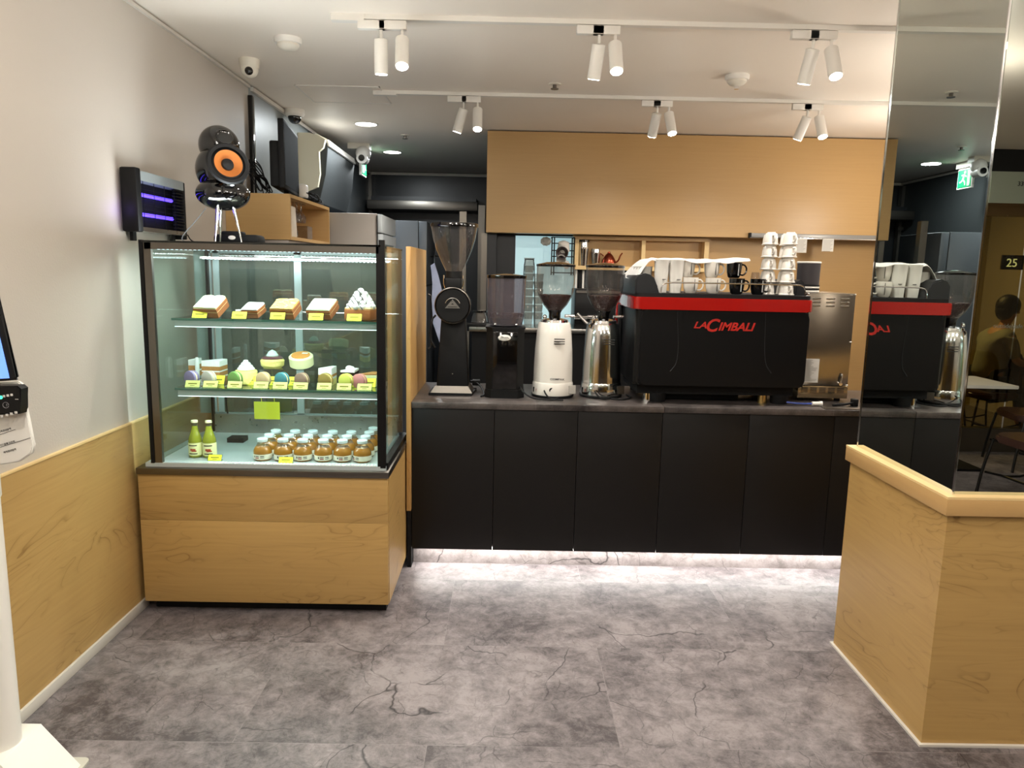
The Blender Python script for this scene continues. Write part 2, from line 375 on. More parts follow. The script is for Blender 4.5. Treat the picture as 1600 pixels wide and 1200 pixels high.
# pillar
pl = MB().box(1.448, 5.9, PF, 2.95, .004, .872)
struct(pl.build('wall_pillar', X['wood'], origin='world'))
struct(MB().box(MX+.016, 5.9, PF+.022, 2.948, .872, CEIL).build('wall_pillar_upper', X['dsteel'], origin='world'))
struct(MB().box(1.432, 5.9, PF-.016, 2.968, .822, .878, bev=.002).build('trim_6', X['woodplain'], origin='world'))
struct(MB().box(1.432, 5.9, PF-.016, 2.968, .878, .886).build('trim_7', X['woodlight'], origin='world'))  # paler maple paints the light from above along the ledge top
struct(MB().box(1.436, 5.9, PF-.012, 2.96, 0, .008).build('baseboard_pillar', X['caulk'], origin='world'))
# mirrors: side (towards the counter) and front (towards the seats)
mr = thing('wall_mirror', 'tall frameless mirror on the side of the pillar facing the counter', 'mirror', (MX, 2.6, .886))
MB().prism([(MX-.004, PF+.02), (MX+.006, PF+.02), (MX+.011, 2.947), (MX+.001, 2.947)], .886, CEIL-.002, 'XY').build('mirror_panel', X['mirror'], mr)
MB().box(MX-.002, MX+.009, 2.945, 2.951, .886, CEIL-.002).build('edge_trim', X['chrome'], mr)
mf = thing('wall_mirror', 'frameless mirror on the front of the pillar above the wooden ledge', 'mirror', (3.2, PF+.02, .886))
MB().box(MX+.006, 5.9, PF+.018, PF+.021, .886, CEIL-.002).build('mirror_panel', X['mirror'], mf)
MB().box(MX-.005, MX+.001, PF+.014, PF+.019, .886, CEIL-.002).build('edge_trim', X['chrome'], mf)
# far end behind the camera (seen in the front mirror)
GW = -2.0
struct(MB().box(LX-.15, 6, GW-.12, GW, 2.52, CEIL).build('wall_front_top', X['darkwall'], origin='world'))
fas = struct(MB().box(LX-.15, 6, GW-.12, GW+.01, 2.25, 2.52).build('wall_front_fascia', mat('grey_green_panel', (176, 184, 168), .3), origin='world'))
struct(MB().box(LX-.15, 6, GW-.08, GW+.02, 2.14, 2.25, bev=.004).build('trim_8', mat('bronze_frame', (128, 104, 72), .25, .9), origin='world'))
struct(MB().box(LX-.15, 6, GW-.1, GW, 0, .22).build('baseboard_front', X['dsteel'], origin='world'))
X['bronze'] = glass('bronze_glass', (205, 188, 140), 1.2, 1.5)
for i, (a, b) in enumerate(((LX-.15, .6), (.62, 2.7), (2.72, 4.62), (4.64, 6))):
    struct(MB().box(a, b, GW-.045, GW-.035, .22, 2.14).build('window_%d' % (i+1), X['bronze'], origin='world'))
struct(MB().box(LX-.15, 6, -4.6, -4.5, 0, CEIL).build('wall_front', mat('olive_gold_wall', (150, 134, 84), .35), origin='world'))
struct(MB().box(5.9, 6.0, -4.6, 2.95, 0, CEIL).build('wall_right_seating', X['wallpaint'], origin='world'))
# glass lettering and sign seen in the front mirror
sg = thing('glass_lettering', 'small pale letters on the bronze glass behind the seats', 'lettering', (4.6, GW-.03, 1.3))
text('outside|cafe ott', .056, mat('pale_letter', (150, 156, 150), .5), sg, (4.43, GW-.034, 1.15), name='letters', ext=.001)
sg['label'] = 'small pale lettering on the bronze glass in front of the grey-shirted person'
sg = thing('fascia_number', 'small dark number on the pale panel above the bronze glass', 'number', (4.4, GW+.012, 2.4))
text('33', .055, X['ink'], sg, (4.46, GW+.012, 2.40), name='digits', ext=.001)
sg = thing('lit_sign', 'small lit white sign beyond the bronze glass', 'sign', (5.27, -3.1, 1.6))
text('25', .12, mat('sign_light', (200, 220, 235), .5, emit=(200, 225, 245), estr=2), sg, (5.20, -3.1, 1.72), name='letters', ext=.002)
MB().box(5.16, 5.39, -3.13, -3.11, 1.69, 1.84).build('sign_board', X['black'], sg)

# black glossy pole and ceiling details
tag(MB().box(LX, LX+.03, 4.84, 4.885, 1.2, 2.64, bev=.006).build('wall_pole', X['gloss_black']),
    'glossy black vertical pole on the left wall behind the round speaker', 'pole')
def detector(p, label, r=.062):
    t = thing('smoke_detector', label, 'detector', p)
    MB().lathe([(r, 0), (r, -.018), (r*.92, -.026)], p).build('base', X['white'], t)
    MB().lathe([(r*.8, -.026), (r*.8, -.036), (r*.62, -.05), (r*.3, -.058), (0, -.058)], p).build('cover', X['offwhite'], t)
    return t
detector(Vector((-1.129, 3.905, CEIL)), 'white round smoke detector near the left end of the front light track', .068)
d2 = detector(Vector((1.298, 4.403, CEIL)), 'white round smoke detector with metal tip between the two light tracks', .068)
MB().cyl(Vector((1.298, 4.403, CEIL-.075)), .014, .02).build('sensor_tip', X['chrome'], d2)
for x, y, lb in ((.267, 4.686, 'small dark sprinkler head between the light tracks'), (-.905, 6.541, 'small sprinkler head beside the round downlights')):
    t = thing('sprinkler', lb, 'sprinkler', (x, y, CEIL))
    MB().lathe([(.04, 0), (.036, -.006)], (x, y, CEIL)).build('plate', X['offwhite'], t)
    MB().cyl((x, y, CEIL-.03), .012, .026).cyl((x, y, CEIL-.032), .024, .004).build('head', X['dsteel'], t)
h = thing('ceiling_hatch', 'square access hatch flush in the ceiling above the wooden shelf box', 'hatch', (-1.07, 5.1, CEIL))
MB().box(-1.36, -.84, 4.86, 5.31, CEIL-.004, CEIL+.001).build('panel', X['ceiling'], h)
MB().box(-1.37, -.83, 4.85, 4.858, CEIL-.006, CEIL+.001).box(-1.37, -.83, 5.312, 5.32, CEIL-.006, CEIL+.001).box(-1.37, -1.362, 4.85, 5.32, CEIL-.006, CEIL+.001).box(-.838, -.83, 4.85, 5.32, CEIL-.006, CEIL+.001).build('frame', X['white'], h)
# dome cameras
t = thing('dome_camera', 'white turret security camera with dark lens at the left wall corner', 'camera', (-1.46, 4.30, CEIL))
MB().lathe([(.055, 0), (.055, -.02), (.05, -.05)], (-1.46, 4.30, CEIL)).sphere((-1.46, 4.295, CEIL-.055), .047).build('housing', X['offwhite'], t)
MB().sphere((-1.452, 4.262, CEIL-.07), .023).build('lens', X['gloss_black'], t)
t = thing('dome_camera', 'white dome camera with smoked bubble above the edge-on monitor', 'camera', (-1.60, 5.58, CEIL))
MB().lathe([(.072, 0), (.072, -.035), (.06, -.05)], (-1.585, 5.6, CEIL)).build('housing', X['white'], t)
MB().sphere((-1.585, 5.6, CEIL-.055), .048).build('bubble', X['gloss_black'], t)
t = thing('ceiling_camera', 'white bracketed camera beside the hanging exit sign', 'camera', (-1.44, 7.05, CEIL))
MB().box(-1.50, -1.30, 7.0, 7.1, CEIL-.05, CEIL).build('bracket', X['offwhite'], t)
MB().cyl((-1.36, 6.95, CEIL-.14), .05, .11, 'Y').sphere((-1.36, 7.02, CEIL-.09), .07).build('body', X['white'], t)
MB().cyl((-1.36, 6.935, CEIL-.14), .028, .02, 'Y').build('lens', X['gloss_black'], t)
# exit sign (seen edge-on; full face in the mirror)
t = thing('exit_sign', 'green running-man emergency exit sign hanging from the ceiling at left', 'sign', (-1.42, 7.3, CEIL))
MB().box(-1.435, -1.405, 7.16, 7.46, CEIL-.06, CEIL).build('mount', X['offwhite'], t)
MB().box(-1.432, -1.408, 7.10, 7.46, CEIL-.32, CEIL-.05, bev=.004).build('casing', X['white'], t)
gm = mat('exit_green', (10, 130, 80), .4, emit=(10, 150, 90), estr=.3); wm = mat('exit_white', (235, 245, 238), .4, emit=(235, 250, 240), estr=.5)
pn = MB().box(-1.407, -1.404, 7.12, 7.44, CEIL-.30, CEIL-.07).build('green_panel', gm, t)
cy, cz = 7.28, CEIL-.185; xx = (-1.404, -1.402)
mfig = MB().box(xx[0], xx[1], 7.15, 7.20, CEIL-.285, CEIL-.085)
def limb(a, b, w):
    a = Vector((0,)+a); b = Vector((0,)+b); d = (b-a).normalized(); n = Vector((0, -d.z, d.y))*w/2
    mfig.prism([((a+n).y, (a+n).z), ((b+n).y, (b+n).z), ((b-n).y, (b-n).z), ((a-n).y, (a-n).z)], xx[0], xx[1], 'YZ')
limb((cy+.01, cz+.05), (cy+.03, cz-.01), .035); limb((cy+.03, cz-.01), (cy-.02, cz-.05), .022); limb((cy-.02, cz-.05), (cy-.03, cz-.09), .018)
limb((cy+.03, cz-.01), (cy+.07, cz-.04), .022); limb((cy+.07, cz-.04), (cy+.11, cz-.045), .018); limb((cy+.01, cz+.05), (cy-.05, cz+.02), .016); limb((cy+.01, cz+.05), (cy+.07, cz+.045), .016)
mfig.cyl((xx[0], cy-.005, cz+.08), .02, .002, 'X')
mfig.build('running_man', wm, t)
for ch in t.children:                       # real size of the sign
    if ch.name.startswith('mount'): continue
    for v in ch.data.vertices:
        v.co.y = (7.30-7.3)+(v.co.y-(7.28-7.3))*.66; v.co.z = -.165+(v.co.z+.185)*.72
# back recess: steel hood, frame posts
t = thing('range_hood', 'long stainless hood lip across the dark back wall', 'hood', (-1.0, 8.9, 2.27))
MB().box(-1.62, -.36, 8.55, 9.0, 2.24, 2.34, bev=.004).build('hood_lip', X['dsteel'], t)
MB().box(-1.60, -.38, 8.7, 9.0, 2.34, 2.40).build('hood_body', X['darkwall'], t)
tag(MB().box(-1.665, -1.63, 8.9, 8.98, .1, 2.66).box(-1.668, -1.60, 8.86, 8.9, 2.36, 2.40).box(-1.668, -1.60, 8.86, 8.9, 2.14, 2.18).build('steel_post', X['dsteel']), 'slim steel post with two brackets in the left back corner', 'post')
tag(MB().box(-.345, -.27, 8.5, 8.56, .1, 2.30).build('steel_post', X['dsteel']), 'slim steel post at the right end of the range hood', 'post')
struct(MB().box(-.25, -.18, 8.4, 9.0, 0, 2.70).build('trim_9', X['mblack'], origin='world'))

# ================================================================ LIGHTS IN THE CEILING
trk = []
for x0, x1, y, lb in ((-.79, 3.5, 3.53, 'long white ceiling light track nearer the camera'), (-.86, 3.5, 4.96, 'long white ceiling light track nearer the wood fascia')):
    t = thing('light_track', lb, 'track', ((x0+x1)/2, y, CEIL))
    MB().box(x0, x1, y-.017, y+.017, CEIL-.022, CEIL).build('rail', X['white'], t)
    MB().box(x0+.16, x1, y+.0171, y+.0235, CEIL-.020, CEIL-.001).build('dark_strip', X['ink'], t)  # solid dark strip along the rear edge of the rail
    MB().box(x0-.03, x0+.12, y-.02, y+.02, CEIL-.03, CEIL).build('end_feed', X['white'], t)
def track_spot(x, y, dirv, lit, label):
    t = thing('track_spotlight', label, 'spotlight', (x, y, CEIL-.022), group='white track spotlights')
    MB().box(x-.115, x+.01, y-.016, y+.016, CEIL-.062, CEIL-.024, bev=.003).build('driver_box', X['white'], t)
    MB().cyl((x-.01, y, CEIL-.10), .007, .045).build('stem', X['white'], t)
    d = Vector(dirv).normalized(); q = Vector((0, 0, -1)).rotation_difference(d).to_matrix()
    top = Vector((x-.01, y, CEIL-.10)); 
    prof = [(.02, .0), (.031, -.004), (.031, -.15), (.027, -.152)]
    MB().lathe(prof, tuple(top), rot=q).build('head', X['white'], t)
    c = top + q @ Vector((0, 0, -.1495))
    lens = X['lampface'] if lit else X['black']
    MB().lathe([(.0265, 0), (.0265, -.0035)], tuple(c), rot=q).build('lens', lens, t)
    return top + d*.17, d
FY, RYY = 3.53, 4.96
SPOTS = []
# (px for x), direction, lit
def sx(px, py, Y): return at(px, py, Y).x
front = [(sx(592, 60, FY), (-.02, .12, -1), 1, 'white track spotlight pointing away from the room, leftmost on the front track'),
         (sx(625, 60, FY), (.06, -.5, -1), 1, 'lit white track spotlight, leftmost lit one on the front track'),
         (sx(933, 60, FY), (-.10, .30, -1), 1, 'white track spotlight turned to the bar in the middle pair of the front track'),
         (sx(958, 60, FY), (.02, -.5, -1), 1, 'lit white track spotlight in the middle pair of the front track'),
         (sx(1268, 65, FY), (-.12, .25, -1), 1, 'white track spotlight turned to the bar in the right pair of the front track'),
         (sx(1296, 65, FY), (.03, -.5, -1), 1, 'lit white track spotlight in the right pair of the front track')]
rear = [(sx(722, 165, RYY), (-.30, .12, -1), 1, 'white track spotlight turned left, left pair of the rear track'),
        (sx(744, 165, RYY), (.02, -.45, -1), 1, 'lit white track spotlight facing the camera, left pair of the rear track'),
        (sx(1025, 168, RYY), (-.12, .45, -1), 1, 'white track spotlight turned to the fascia in the middle pair of the rear track'),
        (sx(1043, 168, RYY), (.12, -.45, -1), 1, 'lit white track spotlight in the middle pair of the rear track'),
        (sx(1260, 172, RYY), (-.25, .4, -1), 1, 'white track spotlight turned to the fascia in the right pair of the rear track'),
        (sx(1278, 172, RYY), (.08, -.45, -1), 1, 'lit white track spotlight in the right pair of the rear track')]
for x, dv, lit, lb in front:
    c, d = track_spot(x+.02, FY, dv, lit, lb)
    if lit: SPOTS.append((c, d, 22*lit))
for x, dv, lit, lb in rear:
    c, d = track_spot(x+.02, RYY, dv, lit, lb)
    if lit: SPOTS.append((c, d, 22*lit))
for c, d, e in SPOTS: spot(c+d*.0, c+d, e*1.6, 120, .9, .02)
def downlight(x, y, label, watts, r=.085, col=(1, .97, .93)):
    t = thing('downlight', label, 'downlight', (x, y, CEIL), group='round recessed downlights')
    MB().lathe([(r+.014, 0), (r+.014, -.005), (r, -.008), (r, -.002)], (x, y, CEIL), cap=False).build('ring', X['white'], t)
    MB().lathe([(r, -.004), (r, -.0045)], (x, y, CEIL)).build('diffuser', X['downface'], t)
    l = bpy.data.lights.new('downlight_light', 'AREA'); l.shape = 'DISK'; l.size = r*2; l.energy = watts; l.color = col
    o = bpy.data.objects.new('downlight_light', l); COL.objects.link(o); o.location = (x, y, CEIL-.012)
downlight(-1.15, 6.07, 'round lit downlight, nearer of the two over the kitchen', 18, col=(.9, .97, 1))
downlight(-1.16, 7.47, 'round lit downlight, farther of the two over the kitchen', 16, col=(.9, .97, 1))
for i, (x, y, e) in enumerate(((-.9, .9, 14), (.5, .9, 14), (2.6, .9, 12), (-.9, -.8, 8), (.9, -.8, 8), (3.2, -1.0, 4), (4.6, .4, 4))):  # unseen downlights added as general fill from behind the camera
    downlight(x, y, 'added round downlight giving fill light over the seating side of the room', e*.8)
for i, (x, y) in enumerate(((-.7, -.35), (.9, -.35), (2.4, .6), (-.9, 1.75), (.2, 1.75), (1.3, 1.75))):  # globe lamps added out of view to brighten ceiling and walls
    t = thing('added_globe_lamp', 'added white globe lamp over the seating side that brightens the ceiling', 'lamp', (x, y, CEIL), group='added white globe lamps')
    MB().cyl((x, y, CEIL-.02), .05, .02).build('canopy', X['white'], t)
    MB().cyl((x, y, 2.43), .004, .26).build('cord', X['mblack'], t)
    MB().sphere((x, y, 2.34), .10).build('globe', mat('added_globe', (245, 240, 230), .4, emit=(255, 246, 234), estr=38), t)
for x, y, lb in ((2.45, 3.75, 'added white globe lamp over the bar, unseen behind the mirrored pillar'), (2.9, 5.1, 'added white globe lamp near the fascia, unseen behind the mirrored pillar')):  # two more globes added, hidden by the pillar, to light the ceiling
    t = thing('added_globe_lamp', lb, 'lamp', (x, y, CEIL), group='added globe lamps behind the pillar')
    MB().cyl((x, y, CEIL-.02), .05, .02).build('canopy', X['white'], t)
    MB().cyl((x, y, 2.15), .004, .54).build('cord', X['mblack'], t)
    MB().sphere((x, y, 2.06), .10).build('globe', mat('added_globe', (245, 240, 230), .4, emit=(255, 246, 234), estr=66), t)
downlight(4.0, -3.3, 'added round downlight brightening the space beyond the bronze glass', 55)  # added lamp, lifts the brightness behind the bronze glass
# ================================================================ BAR COUNTER
CY = 3.70; CT = .90
seams = [-.482] + [at(px, 740, CY).x for px in (771, 900, 1031, 1165, 1297)] + [2.25, 2.72]
names = ['leftmost black bar cabinet front, beside the display case', 'second black bar cabinet front from the display case', 'third black bar cabinet front, below the chrome grinder',
         'fourth black bar cabinet front, under the left half of the espresso machine', 'fifth black bar cabinet front, brownish, under the right half of the espresso machine',
         'narrow visible black bar cabinet front beside the mirrored pillar', 'black bar cabinet seen only in the pillar mirror side']
for i, (a, b) in enumerate(zip(seams, seams[1:])):
    t = thing('bar_cabinet', names[i], 'cabinet', ((a+b)/2, CY+.3, .105), group='black bar cabinets under the worktop')
    MB().box(a+.0012, b-.0012, CY, CY+.018, .105, .868, bev=.0015).build('door', X['laminate'], t)
    MB().box(a+.002, b-.002, CY+.02, 4.33, .105, .868).build('body', X['mblack'], t)
struct(MB().box(-.482, 2.72, CY+.07, CY+.085, 0, .105).build('baseboard_bar', X['kick'], origin='world'))
t = thing('worktop', 'dark stone bar worktop carrying the coffee grinders', 'worktop', (.16, 4.0, .868))
sxm = at(1038, 636, CY).x
MB().box(-.482, sxm-.001, CY-.012, 4.36, .868, CT, bev=.002).build('slab', X['worktop'], t)
t2 = thing('worktop', 'dark stone bar worktop under the espresso machine', 'worktop', (1.7, 4.0, .868))
MB().box(sxm+.001, 2.73, CY-.012, 4.36, .868, CT, bev=.002).build('slab', X['worktop'], t2)
t = thing('led_strip', 'glowing white strip light under the bar cabinets', 'strip light', (1.1, CY+.03, .1))
MB().box(-.47, 2.7, CY+.028, CY+.046, .098, .1045).build('diffuser', X['ledstrip'], t)
area((1.1, CY+.037, .094), (radians(-14), 0, 0), 3.1, .012, 7, (1, .98, .95))
# wooden end panel between display case and worktop
tag(MB().box(-.506, -.483, CY-.02, 4.38, .32, 1.685, bev=.001).build('wood_partition', X['woodv']), 'tall maple end panel between the glass display case and the bar', 'panel')
tag(MB().box(-.505, -.484, CY+.0, 4.36, 0, .318).build('partition_plinth', X['mblack']), 'black base piece below the maple end panel', 'panel')

# ================================================================ DISPLAY CASE
x0, x1, y0, y1 = -1.622, -.515, 3.14, 3.86
G0, G1, GY, GR, GZ0, GZ1 = -1.545, -.548, 3.16, 3.80, .705, 1.665
dc = thing('display_case', 'glass refrigerated cake display case on a maple base', 'display case', (-1.07, 3.5, 0))
MB().box(x0+.02, x1-.02, y0+.06, y1, 0, .06).build('plinth', X['mblack'], dc)
MB().box(x0+.003, x1-.003, y0+.018, y1-.002, .058, .654).build('cabinet', X['wood'], dc)
MB().box(x0, x1-.001, y0, y0+.018, .056, .4425, bev=.001).build('front_panel', X['wood'], dc)
MB().box(x0, x1-.001, y0, y0+.018, .4437, .655, bev=.001).build('front_panel', X['wood'], dc)
MB().box(x1-.003, x1+.002, y0+.018, y1, .056, .655).build('side_panel', X['wood'], dc)
MB().box(x0-.002, x1+.006, y0-.012, y1, .655, .684, bev=.002).build('steel_rim', X['dsteel'], dc)
MB().box(x0+.03, x1-.01, y0+.015, y1-.01, .684, .702).build('deck', mat('pale_deck', (190, 202, 204), .3, .3), dc)
bm = MB()
for i in range(52):
    xa = -1.32+i*.0145
    bm.box(xa, xa+.006, y0+.018, y0+.05, .7015, .7035)
bm.build('vent_slots', X['white'], dc)
MB().box(G0+.02, G1-.02, GR-.03, GR-.01, .70, .80).build('rear_sill', X['steel'], dc)
MB().box(G0, G1, GY, GY+.006, GZ0, GZ1).build('front_glass', X['glass'], dc)
MB().box(G0-.006, G0, GY, GR, GZ0, GZ1).build('side_glass', X['glass'], dc)
MB().box(G1, G1+.006, GY, GR, GZ0, GZ1).build('side_glass', X['glass'], dc)
MB().box(G0-.022, G0-.006, GY-.006, GY+.01, .70, GZ1+.01).build('edge_band', X['mblack'], dc)
MB().box(G0-.003, G0+.028, GY-.004, GY+.016, .70, GZ1).build('front_post', X['dsteel'], dc)
MB().box(G1-.014, G1-.002, GY-.004, GY+.012, .70, GZ1).box(G1-.002, G1+.022, GY-.006, GY+.016, .695, GZ1+.03).build('front_post', X['black'], dc)
MB().box(G0-.012, G1+.006, GY-.006, GR, GZ1, GZ1+.008).build('top_glass', X['glass'], dc)
MB().box(G0-.012, G1+.006, GY-.006, GY+.02, GZ1+.0005, GZ1+.0085).box(G0-.012, G1+.006, GR-.03, GR, GZ1+.0005, GZ1+.0085).build('top_border', X['gloss_black'], dc)
MB().box(G0, G1, GY-.004, GY+.012, GZ1-.028, GZ1).build('top_rail', X['dsteel'], dc)
MB().box(G0+.02, G1-.02, GY+.20, GR-.10, GZ1-.014, GZ1-.008).build('ceiling_plate', X['steel'], dc)
area((-1.05, GY+.10, GZ1+.012), (pi, 0, 0), .9, .10, 7, (.9, .97, 1))
MB().box(G0, G0+.012, GR-.02, GR, GZ0, GZ1).box(G1-.012, G1, GR-.02, GR, GZ0, GZ1).build('rear_post', X['black'], dc)
MB().box(G1, G1+.03, GY+.01, GR, .684, .715).build('side_rail', X['black'], dc)
X['reardoor'] = glass('rear_door_glass', (190, 202, 196), 5.0, haze=.16, hazecol=(150, 160, 154))
alu = mat('pale_aluminium', (176, 190, 192), .35, .4)
for k, (pa, pb) in enumerate(((308, 325), (326, 334), (337, 346), (462, 473))):
    xa, xb = at(pa, 500, 3.81).x, at(pb, 500, 3.81).x
    MB().box(xa, xb, 3.80, 3.815, .80, GZ1).build('door_stile', alu, dc)
MB().box(G0, G1, 3.80, 3.815, .775, .805).box(G0, G1, 3.80, 3.815, GZ1-.03, GZ1).build('door_rail', alu, dc)
MB().box(at(345, 500, 3.81).x, at(463, 500, 3.81).x, 3.805, 3.809, .80, GZ1-.03).build('sliding_door', X['reardoor'], dc)
MB().box(at(473, 500, 3.81).x, G1, 3.806, 3.810, .80, GZ1-.03).build('sliding_door', X['reardoor'], dc)
# light strips with diodes
for yy, zz, lbl in ((GY+.035, 1.640, 'a'), (3.66, 1.606, 'b')):
    s = MB().box(G0+.03, G1-.03, yy-.008, yy+.008, zz, zz+.008).build('light_strip', X['white'], dc)
    d = MB()
    for i in range(48):
        xa = G0+.045+i*(G1-G0-.09)/47
        d.box(xa-.0035, xa+.0035, yy-.009, yy+.002, zz-.003, zz+.002)
    dd = d.build('diodes', X['led'], s)
area((-1.05, GY+.018, GZ1-.034), (radians(12), 0, 0), .92, .02, 6, (.88, .97, 1))
area((-1.05, GR-.15, GZ1-.04), (0, 0, 0), .92, .02, 6, (.88, .97, 1))
# shelves
SH = []
for z, la in ((1.343, 'upper'), (1.035, 'lower')):
    g = MB().box(-1.46, G1-.012, GY+.03, 3.66, z-.008, z).build('shelf', X['shelfglass'], dc)
    MB().box(-1.46, G1-.012, GY+.027, GY+.030, z-.009, z+.001).build('shelf_edge', X['glass_edge'], g)
    MB().box(-1.45, G1-.02, GY+.035, GY+.05, z-.035, z-.010).build('light_rail', mat('pale_rail', (176, 188, 188), .3, .2), g)
    MB().box(-1.45, G1-.02, GY+.034, GY+.052, z-.0375, z-.035).build('light_tube', mat('shelf_tube', (235, 245, 245), .4, emit=(220, 240, 245), estr=1.6), g)
    MB().tube([(-1.40, 3.66, z-.012), (-1.40, 3.55, z-.02), (-1.41, 3.42, z-.05)], .004).build('bracket', X['steel'], g)
    area((-1.0, GY+.018, z-.04), (radians(14), 0, 0), .85, .012, 2.6, (.9, .98, 1))
MB().box(-1.38, -1.30, 3.55, 3.62, .702, .725).build('sensor_box', X['darkplastic'], dc)
MB().tube([(-1.39, 3.6, 1.0), (-1.385, 3.6, .96), (-1.40, 3.61, .93), (-1.395, 3.6, .88), (-1.39, 3.6, .84)], .004, smooth=2).build('cable', X['mblack'], dc)
DZ = .7036
# yellow sheet modelling the reflection of a hanging tag
tag(MB().box(at(397, 640, 3.7).x, at(437, 640, 3.7).x, 3.70, 3.703, at(420, 655, 3.7).z, at(420, 628, 3.7).z).tube([(at(409, 640, 3.7).x, 3.702, at(409, 628, 3.7).z), (at(406, 640, 3.7).x, 3.702, 1.027)], .0015, 6).tube([(at(429, 640, 3.7).x, 3.702, at(429, 628, 3.7).z), (at(427, 640, 3.7).x, 3.702, 1.027)], .0015, 6).build('tag_yellow', X['tag']),
    'yellow sheet modelling the reflection of a tag under the lower shelf at the back of the display case', 'card')

def price_tag(px, Y, z, label, w=.040, h=.026, m='tag', holder=False, group='yellow price tags in the display case'):
    x = at(px, 500, Y).x if z is None else atx(px, Y, z)
    t = thing('price_tag', label, 'price tag', (x, Y, z), group=group, local=True)
    R = RX(radians(-30))
    MB().box(-w/2, w/2, -.0005, .0005, 0, h, rot=R).build('card', X[m], t)
    b = MB()
    b.box(-w*.30, w*.30, -.0009, -.0005, h*.44, h*.60, rot=R).box(-w*.16, w*.16, -.0009, -.0005, h*.2, h*.28, rot=R)
    b.build('print', mat_tagink, t)
    MB().box(-w/2-.003, w/2+.003, .0008, .0016, 0, h+.002, rot=R).box(-w/2-.003, w/2+.003, -.002, .018, 0, .0015).build('holder', X['acrylic'], t)
    return t
mat_tagink = mat('tag_ink', (120, 116, 30), .7)
def atx(px, Y, z):
    """x at which pixel column px crosses the line at depth Y and height z"""
    p = at(px, 600, Y); q = at(px, 300, Y); k = (z-p.z)/(q.z-p.z); return p.x+(q.x-p.x)*k

# ---------------------------------------------------------------- upper shelf: toasts
crust = mat('toast_crust', (150, 88, 40), .7, bump=.3, bscale=60)
crumb = mat('bread_crumb', (226, 196, 140), .8, bump=.4, bscale=90)
cream = mat('pale_cream', (236, 236, 196), .5, bump=.7, bscale=38)
whitecream = mat('white_cream', (240, 242, 240), .45, bump=.4, bscale=50)
mint = mat('mint_cream', (218, 232, 202), .5, bump=.5, bscale=30)
nut = mat('nut_crumble', (202, 160, 92), .6, bump=1, bscale=70)
almond = mat('almond_flakes', (238, 216, 160), .55)
choc = mat('dark_chocolate', (42, 26, 22), .35)
def bread_poly(w, d, lobes=True):
    pts = [(-w/2, 0), (w/2, 0), (w/2*1.0, d*.8)]
    if lobes:
        for i in range(1, 8): a = i/8*pi; pts.append((w*.25+w*.27*cos(a), d*.84+d*.15*sin(a)))
        for i in range(1, 8): a = i/8*pi; pts.append((-w*.25+w*.27*cos(a), d*.84+d*.15*sin(a)))
    else: pts += [(w/2, d), (-w/2, d)]
    pts.append((-w/2, d*.8)); return pts
def toast(px, Y, w, top, label, tilt=33, lobes=True, skew=0, d=.125, th=.024, kind=''):
    x = atx(px, Y, 1.345)
    t = thing('toast', label, 'toast', (x, Y, 1.3445), local=True, group='thick toasts on the upper shelf', rz=radians(skew))
    R = RX(radians(tilt))
    def sl(z0, z1, s=1, y=0): return MB().prism([(a*s, b*s+y) for a, b in bread_poly(w, d, lobes)], z0, z1, 'XY', rot=R, bev=.003)
    sl(0, th).build('lower_slice', crust, t)
    sl(th-.001, th+.005, .97, .001).build('filling', crumb, t)
    sl(th+.004, th*1.75).build('upper_slice', crust, t)
    sl(th*1.75-.001, th*1.75+.009, .95, .003).build('topping', top, t)
    MB().prism([(0.012, 0), (.10, 0), (.10, .062)], -w*.3, w*.3, 'YZ').build('stand', X['acrylic'], t)
    return t
toast(324, 3.24, .112, cream, 'thick toast with pale green cream topping, leftmost on the upper shelf', 29, skew=-10, d=.112)
# second: two half pieces
t = toast(391, 3.25, .078, whitecream, 'small white-topped toast cut in two, second from left on the upper shelf', 20, False, skew=-8, d=.085, th=.02)
MB().prism([(-.07, .0), (-.02, .0), (-.03, .05)], .0, .03, 'XY').build('cut_piece', crust, t)
MB().prism([(-.069, .001), (-.021, .001), (-.03, .048)], .03, .037, 'XY').build('cut_topping', whitecream, t)
tt = toast(442, 3.25, .108, nut, 'nut-crumble toast with almond flakes, middle of the upper shelf', 26, skew=-8, d=.10)
fl = MB(); rnd = random.Random(3); R = RX(radians(26))
for i in range(34):
    a, b = rnd.uniform(-.05, .05), rnd.uniform(.01, .095)
    fl.sphere(R @ Vector((a, b, .052)), .006, (1, .7, .35), 6, 4, rot=None)
tag(fl.build('almond_flakes', almond, tt), kind='stuff')
toast(499, 3.25, .112, mint, 'mint-cream toast with square corners, second from right on the upper shelf', 26, False, skew=-9, d=.108, th=.024)
x = atx(558, 3.25, 1.345)
t = thing('honey_bread', 'brown bread block under a whipped cream mound with chocolate drizzle', 'bread', (x, 3.25, 1.3445), local=True, rz=radians(-10))
MB().box(-.062, .062, 0, .10, 0, .048, bev=.005).build('bread', crust, t)
MB().box(-.060, .060, .002, .098, .046, .056, bev=.004).build('crumb', crumb, t)
mb = MB(); db = MB(); rnd = random.Random(5)
for lv in range(6):
    r = .052*(1-lv/6.5); n = max(1, int(11-lv*1.9)); z = .060+lv*.0135
    for i in range(n):
        a = 2*pi*i/n+lv; px_, py_ = r*cos(a), .05+r*sin(a)*.85
        mb.sphere((px_, py_, z), .0155, (1, 1, .95), 10, 7)
        if rnd.random() < .9: db.tube([(px_-.012, py_-.0125, z+.010), (px_-.002, py_-.0165, z), (px_+.006, py_-.014, z-.012)], .0017, 5)
mb.build('whipped_cream', whitecream, t); db.build('chocolate_drizzle', choc, t)
